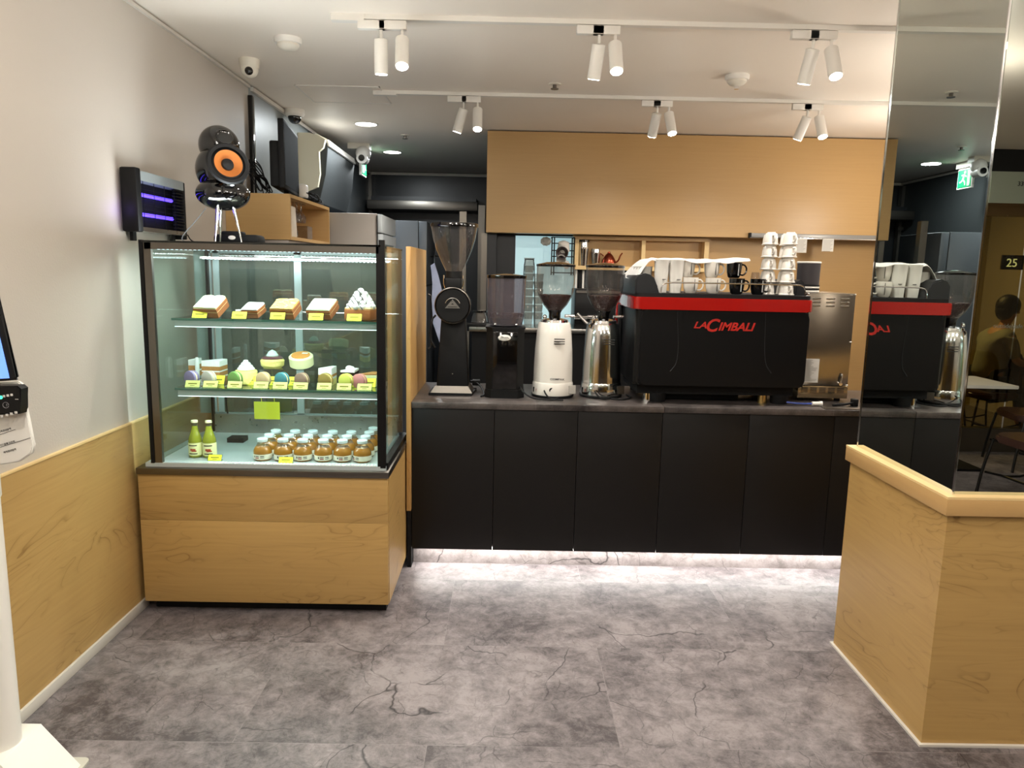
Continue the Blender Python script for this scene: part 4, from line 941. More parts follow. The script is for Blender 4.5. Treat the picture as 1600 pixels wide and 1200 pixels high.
def italian(px, Y, bodym, label, chrome=False):
    g = thing('coffee_grinder', label, 'coffee grinder', (px_x(px, Y), Y, CT+.0005), local=True)
    MB().lathe([(.113, 0), (.117, .004), (.117, .012)], seg=40).build('rubber_base', X['mblack'], g)
    MB().lathe([(.112, .012), (.114, .03), (.111, .072), (.108, .080)], seg=40, squash=(1, .95)).build('base_ring', bodym, g)
    MB().lathe([(.107, .078), (.106, .16), (.102, .26), (.095, .34), (.088, .395), (.082, .405)], seg=48, squash=(1, .92)).build('body', bodym, g)
    MB().lathe([(.075, .404), (.072, .418), (.05, .424), (.03, .428)], seg=32).build('collar', X['chrome'], g)
    s = MB()
    for k in range(3): s.box(-.005, .052, -.0975-.0005*k, -.093, .318-.0125*k, .3225-.0125*k)
    s.build('vent_slots', X['ink'], g)
    MB().box(.052, .092, -.0975, -.085, .022, .066, rot=RZ(radians(22)), loc=(.0, -.005, 0)).build('rating_plate', X['dsteel'] if chrome else mat('grey_sticker', (176, 172, 164), .5), g)
    MB().box(-.088, -.066, -.103, -.09, .026, .052, rot=RZ(radians(-32)), loc=(.02, .0, 0)).build('switch', X['mblack'], g)
    MB().box(-.075, -.060, -.106, -.095, .030, .046, rot=RZ(radians(-26)), loc=(.02, .0, 0)).build('switch_lamp', mat('red_switch', (140, 20, 16), .3), g)
    MB().cyl((-.012, -.106, .045), .013, .015, 'Y', rot=None).build('cord_gland', X['mblack'], g)
    pr = [(.024, .425), (.026, .452), (.030, .458), (.066, .50), (.088, .54), (.098, .575), (.102, .61), (.103, .705)]
    MB().lathe(pr, seg=40, cap=False).build('hopper', X['hopper'], g)
    MB().lathe([(.026, .424), (.032, .43), (.032, .455), (.040, .47), (.026, .472)], seg=24).build('hopper_neck', X['gloss_black'], g)
    beans([(.027, .462), (.060, .50), (.082, .54), (.086, .549), (0, .552)]).build('beans', X['bean'], g)['kind'] = 'stuff'
    MB().lathe([(.104, .702), (.106, .706), (.105, .714), (.05, .726), (0, .728)], seg=40).build('lid', X['gloss_black'], g)
    MB().cyl((.055, .01, .438), .008, .055, 'X').sphere((-.055, -.03, .434), .012).build('adjuster_knob', X['chrome'], g)
    return g
g3 = italian(863, 3.97, X['ceramic'], 'white rounded coffee grinder with beans in a clear hopper')
text('COMPAK', .0145, X['ink'], g3, (-.022, -.1035, .100), name='lettering', bold=.0002, sx=1.3)
polished = mat('polished_steel', (205, 205, 203), .12, 1)
g4 = italian(938, 3.99, polished, 'polished steel coffee grinder with beans, between the white grinder and the espresso machine', True)
def cord(px0, px1, Y0, lb, drop=.01):
    a = px_x(px0, Y0); b = px_x(px1, Y0)
    tag(MB().tube([(a, Y0, CT+.045), (a+.004, Y0-.02, CT+.035), (a+(b-a)*.3, Y0-.035, CT+.012), (a+(b-a)*.6, Y0-.03, CT+.006), (b, Y0+.0, CT+.006)], .0045, 8, smooth=2).build('cable', X['mblack']), lb, 'cord', group='grinder power cords')
cord(850, 872, 3.852, 'black cord curling from the front of the white grinder')
cord(929, 952, 3.872, 'black cord curling from the front of the polished grinder')
tag(MB().tube([(px_x(812, 3.86), 3.87, CT+.06), (px_x(818, 3.83), 3.83, CT+.035), (px_x(832, 3.81), 3.81, CT+.008), (px_x(850, 3.80), 3.80, CT+.006), (px_x(880, 3.80), 3.80, CT+.006)], .0045, 8, smooth=2).build('cable', X['mblack']), 'black cord from the eight-sided grinder running before the white grinder', 'cord')
tag(MB().tube([(px_x(735, 4.1), 4.12, CT+.05), (px_x(748, 4.05), 4.05, CT+.045), (px_x(755, 3.98), 3.98, CT+.02), (px_x(757, 3.93), 3.9, CT+.006), (px_x(752, 3.9), 3.86, CT+.006)], .005, 8, smooth=2).box(px_x(738, 4.1), px_x(750, 4.1), 4.07, 4.12, CT+.03, CT+.06, bev=.004).build('plug_and_cable', X['mblack']), 'black plug and cord beside the foot of the tall cone-hopper grinder', 'cord')
tag(MB().tube([(px_x(955, 3.86), 3.86, CT+.006), (px_x(975, 3.84), 3.84, CT+.006), (px_x(990, 3.86), 3.92, CT+.006), (px_x(985, 3.86), 4.0, CT+.006)], .0045, 8, smooth=2).build('cable', X['mblack']), 'black cord running from the polished grinder under the espresso machine', 'cord')

# ================================================================ ESPRESSO MACHINE
em = thing('espresso_machine', 'wide black espresso machine with red band and red lettering on its back', 'espresso machine', (1.13, 4.08, CT))
ex0, ex1, ey0, ey1 = .665, 1.575, 3.76, 4.32
panel = mat('black_moulded_panel', (9, 9, 10), .36, spec=.3)
def rr(xa, xb, ya_, yb_, r, n=5):
    o = []
    for cx, cy_, a0 in ((xb-r, yb_-r, 0), (xa+r, yb_-r, 90), (xa+r, ya_+r, 180), (xb-r, ya_+r, 270)):
        for i in range(n+1): a = radians(a0+90*i/n); o.append((cx+r*cos(a), cy_+r*sin(a)))
    return o
MB().prism(rr(ex0+.004, ex1-.004, ey0+.006, ey1, .03), 1.0, 1.40, 'XY', bev=.012).build('body', panel, em)
MB().prism(rr(ex0+.03, ex1-.012, 1.0, 1.395, .035), ey0-.002, ey0+.03, 'XZ', bev=.004).build('back_panel', panel, em)
for a, b, c in (((at(1058, 493, ey0).x, 1.385), (at(1060, 570, ey0).x, 1.13), (at(1047, 580, ey0).x, 1.075)), ((at(1196, 493, ey0).x, 1.385), (at(1193, 570, ey0).x, 1.13), (at(1205, 582, ey0).x, 1.075))):
    MB().tube([(a[0], ey0-.0025, a[1]), (b[0], ey0-.0025, b[1]), (c[0], ey0-.0025, c[1])], (.001, .0035), 6, smooth=2).build('panel_crease', X['darkplastic'], em)
MB().prism(rr(ex0-.012, ex1+.004, ey0-.012, ey1, .035), 1.395, 1.458, 'XY', bev=.004).build('red_band', X['red'], em)
MB().tube([(ex0-.012, ey1-.02, 1.40), (ex0-.022, ey1-.05, 1.33), (ex0-.020, ey1-.03, 1.10), (ex0-.024, ey1-.01, 1.03)], .009, 8, smooth=2).build('red_edge', X['red'], em)
MB().box(ex0-.016, ex0+.01, ey1-.10, ey1+.01, 1.0, 1.40, bev=.01).build('side_cheek', X['darkplastic'], em)
MB().prism(rr(ex0+.0, ex1-.004, ey0+.004, ey1, .03), 1.458, 1.478, 'XY').build('cup_tray', X['mblack'], em)
for s, xa, xb in ((1, ex0-.005, ex0+.105), (-1, ex1-.06, ex1+.0)):
    m_ = MB(); h_ = 1.578 if s == 1 else 1.56
    if s == 1: poly = [(xa, 1.47), (xb+.02, 1.47), (xb+.005, 1.515), (xb-.012, 1.555), (xb-.035, 1.572), (xa+.05, h_), (xa+.015, 1.565), (xa, 1.54)]
    else: poly = [(xa, 1.47), (xb, 1.47), (xb-.002, 1.515), (xb-.014, 1.548), (xa+.03, h_), (xa+.012, 1.55), (xa+.002, 1.52)]
    m_.prism(poly, ey0+.03 if s == 1 else ey0+.10, ey1, 'XZ', bev=.008).build('side_ear', X['darkplastic'], em)
rl = MB().tube([(ex0+.125, ey0+.012, 1.478), (ex0+.128, ey0+.012, 1.515), (ex0+.145, ey0+.012, 1.531), (ex0+.20, ey0+.012, 1.534), (ex1-.10, ey0+.012, 1.534), (ex1-.058, ey0+.012, 1.531), (ex1-.044, ey0+.012, 1.515), (ex1-.04, ey0+.012, 1.478)], .0038, 8, smooth=1)
rl.build('cup_rail', X['chrome'], em)
MB().box(ex0+.035, ex1-.04, ey0+.07, ey1-.02, .945, 1.0).build('underframe', X['mblack'], em)
for xa, m_ in ((ex0+.10, X['chrome']), (ex0+.15, X['mblack']), (ex1-.19, mat('brass_foot', (190, 160, 100), .25, .9)), (ex1-.10, X['mblack'])):
    MB().cyl((xa, ey0+.10, CT+.0005), .025 if m_ != X['mblack'] else .045, .05, r2=.022 if m_ != X['mblack'] else .05).build('foot', m_, em)
for xa in (ex0+.1, ex1-.1): MB().cyl((xa, ey1-.08, CT+.0005), .03, .05).build('foot', X['mblack'], em)
MB().box(ex0+.13, ex1-.30, ey0+.16, ey0+.25, CT+.0005, .946, bev=.006).build('drip_housing', X['mblack'], em)
redt = mat('red_lettering', (172, 36, 28), .35)
def emt(s, px, py, size, nm='lettering', b=.0009, sx=1.35):
    p = at(px, py, ey0-.002); text(s, size, redt, em, (p.x, ey0-.002, p.z), shear=.32, ext=.0015, bold=b, sx=sx, name=nm)
emt('LA', 1083, 512.5, .047, sx=1.25); emt('C', 1100.5, 517.5, .092, b=.002, sx=.98); emt('IMBALI', 1121.5, 516, .058, b=.0016, sx=1.05)

# ---- things on the cup tray
TR = 1.4785
def mug(label, px, Y, z, m, rz=0, name='mug', r=.040, h=.082, grp='mugs on the espresso machine', mark=None):
    t = thing(name, label, 'mug', (atx(px, Y, z+.04), Y, z), local=True, rz=radians(rz), group=grp)
    MB().lathe([(r*.62, 0), (r*.78, .006), (r*.92, h*.35), (r, h*.75), (r, h), (r*.93, h), (r*.92, h*.7), (r*.8, h*.25), (0, .01)], seg=30).build('cup_body', m, t)
    MB().tube([(r*.95, 0, h*.86), (r*1.35, 0, h*.86), (r*1.68, 0, h*.62), (r*1.6, 0, h*.35), (r*1.25, 0, h*.18), (r*.86, 0, h*.22)], .0045, 8, smooth=2).build('handle', m, t)
    if mark: MB().box(-.0015, .0015, -r*1.005, -r*.93, h*.16, h*.9, rot=RZ(radians(18))).build('printed_mark', mark, t)
    return t
mk = X['ink']; mw = mat('white_mark', (200, 200, 196), .5)
blackmug = X['gloss_black']
mug('white mug in the lower row, beside the paper cup stacks', 1079, 3.87, TR, X['ceramic'], 0, mark=mk)
mug('white mug in the lower row, just left of the black mugs', 1114, 3.87, TR, X['ceramic'], 0, mark=mk)
mug('white mug in the upper row, left one with its handle to the right', 1074, 3.91, TR+.0835, X['ceramic'], 0, mark=mk)
mug('white mug in the upper row, right one under the towel', 1112, 3.90, TR+.0835, X['ceramic'], 0, mark=mk)
mug('black mug in the lower row, below the stacked black mug', 1151, 3.87, TR, blackmug, 0, mark=mw)
mug('black mug in the lower row, nearest the white cup tower', 1184, 3.87, TR, blackmug, 0, mark=mw)
mug('black mug stacked in the upper row at the right end of the towel', 1147, 3.90, TR+.0835, blackmug, 0, mark=mw)
for px, lb in ((1033, 'left stack of tall white paper cups on the espresso machine'), (1055.5, 'right stack of tall white paper cups, next to the white mugs')):
    t = thing('paper_cup_stack', lb, 'cup', (atx(px, 3.88, 1.55), 3.88, TR), local=True, group='white paper cup stacks')
    MB().lathe([(.030, 0), (.0365, .10), (.039, .165), (.0405, .168), (.0405, .172), (.037, .172)], seg=30).build('cup', X['paper'], t)
    MB().box(-.001, .018, -.0368, -.034, .068, .071).build('small_print', mk, t)
for k in range(4):
    t = thing('paper_cup_stack', ['nearest the left machine ear', 'second from the left machine ear', 'third from the left machine ear', 'fourth from the left machine ear'][k]+', short pale cup under the folded towel', 'cup', (.735+.0*k, 3.93+.082*k, TR), local=True, group='pale cups under the towel')
    MB().lathe([(.030, 0), (.036, .13), (.038, .135), (.034, .135)], seg=24).build('cup', X['paper'], t)
t = thing('small_glass', 'small clear glass standing upside down on a black mug', 'glass', (atx(1180, 3.90, 1.56), 3.90, TR+.0835), local=True)
MB().lathe([(.024, 0), (.020, .03), (.018, .032), (0, .032)], seg=20, cap=False).build('glass_body', X['hopper'], t)
# towel
def sheet(x0_, x1_, y0_, y1_, zf, nx=60, ny=26, th=.003, yf=None):
    m = MB(); T = []; B = []
    for i in range(nx+1):
        T.append([]); B.append([])
        for j in range(ny+1):
            x = x0_+(x1_-x0_)*i/nx; y = y0_+(y1_-y0_)*j/ny
            if yf: y = yf(x, y, j/ny)
            z = zf(x, y, j/ny); T[-1].append(m.bm.verts.new((x, y, z+th))); B[-1].append(m.bm.verts.new((x, y, z)))
    for i in range(nx):
        for j in range(ny):
            m.bm.faces.new((T[i][j], T[i+1][j], T[i+1][j+1], T[i][j+1])); m.bm.faces.new((B[i][j], B[i][j+1], B[i+1][j+1], B[i+1][j]))
    for i in range(nx): m.bm.faces.new((T[i][0], B[i][0], B[i+1][0], T[i+1][0])); m.bm.faces.new((T[i][ny], T[i+1][ny], B[i+1][ny], B[i][ny]))
    for j in range(ny): m.bm.faces.new((T[0][j], T[0][j+1], B[0][j+1], B[0][j])); m.bm.faces.new((T[nx][j], B[nx][j], B[nx][j+1], T[nx][j+1]))
    return m
def tz(x, y, v):
    z = 1.655+.003*sin(x*40+y*9)+.004*noise.noise(Vector((x*9, y*9, 0)))
    if x < .76: z -= .11*min(1, (.76-x)/.09)**1.4*(1 if y < 4.15 else .8)
    if x > 1.0: z -= .006*sin((x-1.0)*11)
    if x > 1.10: z += min(.012, (x-1.10)*.12)
    if v < .06: z -= .02*(1-v/.06)*(0.4+.6*abs(sin(x*17)))
    return z
tw = sheet(.665, 1.27, 3.862, 4.20, tz).build('towel', mat('white_towel', (200, 198, 194), .9, bump=.3, bscale=200))
tag(tw, 'white towel laid over the mugs and paper cups on the espresso machine', 'towel')
# white cup tower
cz = TR
ct0 = None
rowsn = ['bottom', 'second', 'third', 'fourth', 'top']
cols = [(1201, 3.90, 'front left'), (1231, 3.87, 'front right'), (1199, 3.985, 'back left'), (1226, 3.99, 'back right')]
for ci, (px, Y, cn) in enumerate(cols):
    for k in range(5):
        lb = 'white espresso cup upside down, %s of the %s column in the cup tower' % (rowsn[k], cn)
        X_ = atx(px, Y, 1.6); loc = (X_, Y, TR+k*.0652)
        if ct0 is None:
            ct0 = thing('espresso_cup', lb, 'cup', loc, local=True, group='stacked white espresso cups')
            MB().lathe([(.0375, 0), (.040, .001), (.040, .005), (.036, .008), (.034, .035), (.029, .056), (.022, .060), (.021, .0648), (0, .0648)], seg=28).build('cup_body', X['ceramic'], ct0)
            MB().tube([(-.006, -.034, .048), (-.006, -.052, .046), (-.006, -.056, .030), (-.006, -.050, .018), (-.006, -.035, .016)], .0045, 8, smooth=2).box(-.012, .0, -.056, -.034, .042, .050, bev=.003).build('handle', X['ceramic'], ct0)
        else: dup(ct0, loc, lb, radians([0, 8, -14, 20][ci] + (k*7) % 11))

# ================================================================ STEEL ICE DISPENSER BOX AND BLACK CUPS
ov = thing('steel_appliance', 'tall stainless steel appliance with vent louvres beside the espresso machine', 'appliance', (1.745, 4.13, CT))
ox0, ox1, oy = 1.612, 1.878, 3.94
brushed = mat('mirror_brushed_steel', (186, 180, 170), .22, 1)
MB().box(ox0, ox1, oy, 4.34, .988, 1.492, bev=.004).build('steel_body', brushed, ov)
MB().box(ox0+.002, ox1-.002, oy-.003, oy, .995, 1.485, bev=.001).build('rear_panel', brushed, ov)
lv = MB()
for c in range(3):
    for r in range(3):
        lv.box(ox0+.03+c*.078, ox0+.076+c*.078, oy-.010, oy-.002, 1.458-.0195*r, 1.466-.0195*r, bev=.003)
lv.build('louvres', X['steel'], ov)
MB().box(ox0+.004, ox0+.098, oy-.005, oy-.0032, 1.005, 1.135).build('spec_label', X['paper'], ov)
lp = MB(); rnd = random.Random(4)
for i in range(17):
    z = 1.128-i*.007; lp.box(ox0+.010, ox0+.010+rnd.uniform(.04, .082), oy-.0056, oy-.005, z-.0016, z)
lp.build('label_print', mat('grey_print', (110, 108, 104), .7), ov)
MB().box(ox0-.005, ox1+.004, oy+.002, 4.33, .918, .985, bev=.002).build('lower_housing', mat('warm_steel', (196, 176, 140), .25, .9), ov)
sl = MB()
for c in range(5):
    for r in range(5): sl.box(ox0+.012+c*.05, ox0+.048+c*.05, oy-.0005, oy+.003, .948+r*.0065, .951+r*.0065)
sl.build('lower_slots', X['ink'], ov)
for xa in (ox0+.03, ox1-.03):
    for yy in (oy+.05, 4.28): MB().cyl((xa, yy, CT+.0005), .016, .019).build('foot', X['mblack'], ov)
for z in (1.23, .992, 1.486):
    MB().sphere((ox1-.006, oy-.004, z), .006).sphere((ox0+.006, oy-.004, z), .006).build('screw', X['chrome'], ov)
MB().tube([(ox1-.045, oy-.008, .995), (ox1-.045, oy-.012, 1.03), (ox1-.040, oy-.008, 1.055)], .006, 8).cyl((ox1-.045, oy-.014, 1.0), .009, .012, 'Y').build('valve', X['chrome'], ov)
bc = thing('black_cup_stack', 'black paper bucket cup on white lids on top of the steel appliance', 'cup', (1.685, 4.12, 1.4925), local=True)
for k in range(4): MB().lathe([(.062, 0), (.064, .002), (.064, .008), (.060, .010)], (0, 0, k*.0105), 30).build('lid', X['paper'] if k % 2 == 0 else X['mblack'], bc)
MB().lathe([(.056, .040), (.060, .042), (.062, .16)], seg=36).build('cup', mat('charcoal_paper', (44, 40, 42), .55), bc)
MB().lathe([(.062, .158), (.0645, .160), (.0645, .166), (.061, .168)], seg=36, cap=False).build('rim', X['paper'], bc)
tag(MB().tube([(1.50, 3.83, CT+.012), (1.56, 3.80, CT+.010), (1.63, 3.79, CT+.012)], .005, 8, smooth=1).build('blue_tube', mat('blue_tube', (60, 80, 160), .4)), 'short blue water tube at the right foot of the espresso machine', 'tube')
tag(MB().cyl((1.625, 3.79, CT+.013), .011, .05, 'X').cyl((1.665, 3.79, CT+.013), .014, .014, 'X').build('tube_fitting', X['white']), 'white plastic tube fitting before the steel appliance', 'fitting')
tag(MB().tube([(1.74, 3.80, CT+.006), (1.80, 3.79, CT+.012), (1.86, 3.80, CT+.022), (1.87, 3.83, CT+.03)], .007, 8, smooth=1).box(1.845, 1.875, 3.79, 3.83, CT+.0005, CT+.04, bev=.005).build('black_plug', X['mblack']), 'black plug and lead at the right end of the worktop', 'plug')
tag(MB().box(1.66, 1.93, CY-.002, CY+.05, CT+.0005, CT+.006, bev=.001).build('metal_strip', X['dsteel']), 'thin metal strip lying on the worktop edge at the right', 'strip')

# ================================================================ BACK KITCHEN
BZ = at(790, 512, 5.75).z; bzz = at(790, 519, 5.75).z
bx = [at(p, 515, 5.75).x for p in (733, 1010)]
bcn = thing('back_counter', 'steel-topped back counter with black front behind the grinders', 'counter', ((bx[0]+bx[1])/2, 5.95, 0))
MB().box(bx[0], bx[1]+1.6, 5.75, 6.19, bzz, BZ, bev=.002).build('steel_top', X['steel'], bcn)
MB().box(bx[0]+.02, bx[1]+1.6, 5.78, 6.18, .06, bzz).build('black_front', X['mblack'], bcn)
MB().box(bx[0]-.035, bx[0], 5.75, 5.79, 0, bzz+.0).build('leg', X['steel'], bcn)
MB().box(bx[0]-.10, bx[0]-.045, 6.0, 6.06, 0, at(700, 330, 6.0).z).build('tall_post', X['dsteel'], bcn)
sh0 = thing('glass_server', 'small glass coffee server with black collar on the back counter', 'server', (at(749, 505, 5.85).x, 5.85, BZ), local=True)
MB().lathe([(.06, .028), (.066, .035), (.06, .075), (.045, .11), (.045, .118)], seg=28, cap=False).build('glass_body', X['hopper'], sh0)
MB().lathe([(.048, .108), (.062, .113), (.062, .126), (.0, .128)], seg=28).build('collar', X['gloss_black'], sh0)
MB().box(-.13, .06, -.03, .03, .0, .026, bev=.006).build('warmer_base', X['black'], sh0)
for px, n, lb in ((825, 8, 'tall leaning stack of clear tumblers nearest the smoky hopper'), (840, 6, 'stack of clear tumblers half behind the white grinder hopper')):
    x = at(px, 500, 5.9).x; t = thing('tumbler_stack', lb, 'glass', (x, 5.9, BZ+.0), local=True, group='clear tumbler stacks')
    for k in range(n):
        MB().lathe([(.030, 0), (.040, .11), (.043, .115)], (0, 0, k*.062), 20, cap=False).build('tumbler', X['hopper'], t)
x = at(825, 500, 5.9).x; zt = at(825, 405, 5.9).z
cr = thing('cup_holder_frame', 'thin black wire frame around the tall tumbler stack', 'frame', (x, 5.9, BZ))
MB().tube([(x-.055, 5.9, BZ), (x-.04, 5.9, zt-.05), (x-.032, 5.9, zt)], .004, 6).tube([(x+.055, 5.9, BZ), (x+.04, 5.9, zt-.05), (x+.032, 5.9, zt)], .004, 6).tube([(x-.034, 5.9, zt), (x+.034, 5.9, zt)], .005, 6).build('wire', X['mblack'], cr)
# pale lit panel at the left under the fascia
xa, xb = at(805, 400, 6.44).x, at(899, 400, 6.44).x
pw = struct(MB().box(xa, xb, 6.435, 6.45, 1.0, at(850, 369, 6.44).z).build('window_8', mat('pale_blue_window', (176, 204, 208), .35, emit=(170, 205, 212), estr=.55), origin='world'))
t = thing('hanging_ornament', 'small white patterned paper ornament at the top of the pale window', 'ornament', (at(853, 376, 6.4).x, 6.42, at(853, 376, 6.4).z))
c = at(853, 377, 6.42); o_ = MB()
for i in range(9): o_.sphere((c.x+.03*cos(i*.7), 6.425, c.z+.022*sin(i*.7)), .018, (1, .3, 1), 8, 6)
o_.sphere((c.x, 6.42, c.z), .03, (1, .3, 1)).build('petals', X['paper'], t)
tag(MB().box(at(752, 366, 6.34).x, at(767, 366, 6.34).x, 6.35, 6.40, BZ-.2, 1.888).build('grey_post', X['dsteel']), 'slim grey metal post under the left end of the wooden fascia', 'post')
# cup rack
x0r, x1r = at(862, 400, 6.3).x, at(897, 400, 6.3).x; zr1 = at(880, 371, 6.3).z; zr0 = at(880, 430, 6.3).z
rk = thing('cup_rack', 'black wire wall rack holding upside-down cups under the fascia', 'rack', ((x0r+x1r)/2, 6.3, zr0))
rb = MB()
for xx_ in (x0r, x1r, x0r+.02, x1r-.02): rb.tube([(xx_, 6.30, zr0), (xx_, 6.30, zr1)], .006, 6)
for zz_ in (zr1, zr1-.05, zr1-.11, zr1-.16, zr1-.24, zr0+.02): rb.tube([(x0r, 6.30, zz_), (x1r, 6.30, zz_)], .005, 6)
rb.build('wire_frame', X['mblack'], rk)
MB().tube([(x0r, 6.31, zr1), (x0r, 6.44, zr1)], .005, 6).tube([(x1r, 6.31, zr1), (x1r, 6.44, zr1)], .005, 6).build('wall_arm', X['mblack'], rk)
def rackcup(px, py, s, m, lb, rot):
    p = at(px, py, 6.26); t = thing('rack_cup', lb, 'cup', (p.x, 6.26, p.z), local=True, group='cups hanging in the wire rack')
    MB().lathe([(.020*s, 0), (.046*s, .012*s), (.053*s, .07*s), (.053*s, .085*s), (.048*s, .085*s), (.03*s, .02*s)], seg=24, rot=rot).build('cup_body', m, t)
    return t
rackcup(881, 377, 1.0, X['ceramic'], 'large white cup at the top of the wire rack', RX(radians(200)) @ RX(0))
rackcup(877, 398, 1.0, mat('dark_brown_cup', (52, 36, 32), .3), 'dark brown cup in the middle of the wire rack', RX(radians(80)))
rackcup(876, 404, .8, X['ceramic'], 'white cup tipped towards the room below the brown cup', RX(radians(100)))
rackcup(885, 411, .55, X['ceramic'], 'small white cup at the lower right of the wire rack', RX(radians(120)))
# niche shelf
nx = [at(p, 400, 6.35).x for p in (896, 904, 1002, 1008, 1100, 1107)]
nz1 = at(1000, 370, 6.35).z; nz1b = at(1000, 376, 6.35).z; nz0 = at(950, 416, 6.35).z; nz0b = at(950, 422, 6.35).z
ns = thing('wall_shelf', 'two-bay maple wall shelf below the wooden fascia', 'shelf', ((nx[0]+nx[5])/2, 6.4, nz0b))
fr_ = X['woodlight']
MB().box(nx[0], nx[5], 6.345, 6.449, nz1b, nz1).build('top_board', X['woodplain'], ns)
MB().box(nx[0], nx[5], 6.345, 6.449, nz0b, nz0).build('bottom_board', fr_, ns)
for a, b in ((nx[0], nx[1]), (nx[2], nx[3]), (nx[4], nx[5])): MB().box(a, b, 6.346, 6.449, nz0, nz1b).build('upright', fr_, ns)
MB().box(nx[0], nx[5], 6.444, 6.4495, nz0, nz1b).build('back_board', X['woodplain'], ns)
copper = mat('copper', (150, 70, 50), .22, .9)
def shaker(px, r, h, lb):
    t = thing('steel_shaker', lb, 'shaker', (at(px, 414, 6.38).x, 6.385, nz0+.0005), local=True, group='steel vessels on the wall shelf')
    MB().lathe([(r*.8, 0), (r, h*.7), (r*1.02, h*.72), (r*.95, h*.85), (r*.95, h)], seg=26).build('vessel', X['chrome'], t)
    return t
t = shaker(911, .045, .20, 'tall steel shaker at the left end of the wall shelf')
MB().lathe([(.046, .2), (.05, .203), (.05, .215), (0, .218)], seg=24).build('dark_lid', X['gloss_black'], t)
shaker(930, .042, .145, 'shorter steel jug second from left on the wall shelf')
t = thing('copper_kettle', 'small copper kettle with a domed lid on the wall shelf', 'kettle', (at(951, 414, 6.38).x, 6.385, nz0+.0005), local=True)
MB().lathe([(.062, 0), (.066, .01), (.058, .05), (.035, .09), (.022, .105), (.012, .112), (.012, .122), (0, .126)], seg=28, squash=(1, .8)).build('kettle_body', copper, t)
MB().tube([(.055, 0, .03), (.085, 0, .05), (.095, 0, .09), (.115, 0, .115)], (.008, .005), 8, smooth=2).build('spout', copper, t)
MB().tube([(-.045, 0, .085), (-.075, 0, .11), (-.095, 0, .10), (-.095, 0, .05)], .005, 8, smooth=2).build('handle', copper, t)
# black brewer behind the grinders and dark backsplash
xa, xb = at(898, 460, 5.85).x, at(982, 460, 5.85).x; zt = at(930, 452, 5.85).z
bw = thing('black_brewer', 'black boxy brewing machine behind the white and polished grinders', 'brewer', ((xa+xb)/2, 5.95, BZ))
MB().box(xa, xb, 5.82, 6.15, BZ+.0005, zt, bev=.01).build('brewer_body', X['black'], bw)
MB().box(xa+.01, xb-.01, 5.80, 5.83, zt-.03, zt-.012).build('top_trim', X['dsteel'], bw)
MB().cyl((xa+.0, 5.80, at(855, 495, 5.8).z), .016, .10, 'X').build('chrome_handle', X['chrome'], bw)
MB().cyl((xa+.10, 5.80, at(905, 495, 5.8).z), .016, .10, 'X').build('chrome_handle', X['chrome'], bw)
MB().tube([(xa+.02, 5.78, BZ+.12), (xa+.09, 5.75, BZ+.05), (xa+.13, 5.76, BZ+.03)], .012, 8).build('lever', X['steel'], bw)
struct(MB().box(nx[0]+.01, nx[1]+.55, 6.436, 6.449, BZ-.5, nz0b).build('trim_10', X['darkwall'], origin='world'))
for k, px in enumerate((899, 905, 910)):
    tag(MB().box(at(px, 430, 6.4).x, at(px+3, 430, 6.4).x, 6.40, 6.43, BZ+.1, nz0b-.004).build('white_bar', X['white' if k != 1 else 'mblack']), ['white upright bar left of the dark gap under the wall shelf', 'black upright bar between two white ones under the wall shelf', 'white upright bar right of the dark gap under the wall shelf'][k], 'bar')
# rail and notes on the wood wall
ra, rb_ = at(1171, 367, 6.18), at(1362, 371, 6.18)
rl = thing('ticket_rail', 'long metal ticket rail along the bottom edge of the wooden fascia', 'rail', ((ra.x+3.3)/2, 6.18, 1.91))
MB().box(ra.x, 3.35, 6.165, 6.199, 1.885, 1.925, bev=.003).build('rail_body', mat('anodised_rail', (138, 136, 132), .35, .2), rl)
MB().box(ra.x+.0, 3.35, 6.160, 6.1655, 1.885, 1.892).build('lower_lip', X['chrome'], rl)
MB().box(ra.x-.004, ra.x+.012, 6.162, 6.199, 1.884, 1.927).build('end_cap', X['mblack'], rl)
for pxa, pxb, pya, pyb, lb in ((1244, 1259, 371, 395, 'white printed slip hanging from the ticket rail, beside the white cup tower'), (1285, 1301, 371, 393, 'white printed slip hanging from the ticket rail, the one farther right')):
    a, b = at(pxa, pya, 6.165), at(pxb, pyb, 6.165)
    t = thing('printed_slip', lb, 'paper', ((a.x+b.x)/2, 6.16, b.z))
    MB().box(a.x, b.x, 6.156, 6.158, b.z, 1.89).build('slip', X['paper'], t)
    q_ = MB()
    for i in range(9): q_.box(a.x+.008, b.x-.01-(i % 3)*.008, 6.1552, 6.156, a.z-.025-i*.011, a.z-.022-i*.011)
    q_.build('print', mat('slip_print', (150, 148, 144), .7), t)
# ================================================================ ORDER KIOSK
ks = thing('order_kiosk', 'white self-order kiosk on a pole stand at the left wall', 'kiosk', (-1.51, 2.03, 0))
kw = mat('kiosk_white', (232, 230, 222), .35)
px0 = at(24, 1100, 2.0).x
MB().cyl((px0-.055, 2.0, .13), .055, .86, seg=36).build('pole', kw, ks)
MB().prism([(-1.655, 0.004), (at(62, 1198, 1.9).x, .004), (at(31, 1140, 2.0).x, .15), (-1.655, .15)], 1.90, 2.10, 'XZ', bev=.006).build('stand_base', kw, ks)
a = atz(143, 1186, .004)
MB().prism(rr(-1.655, a.x, 1.78, a.y, .02), .0005, .010, 'XY').build('foot_plate', mat('foot_plate_grey', (188, 186, 174), .4), ks)
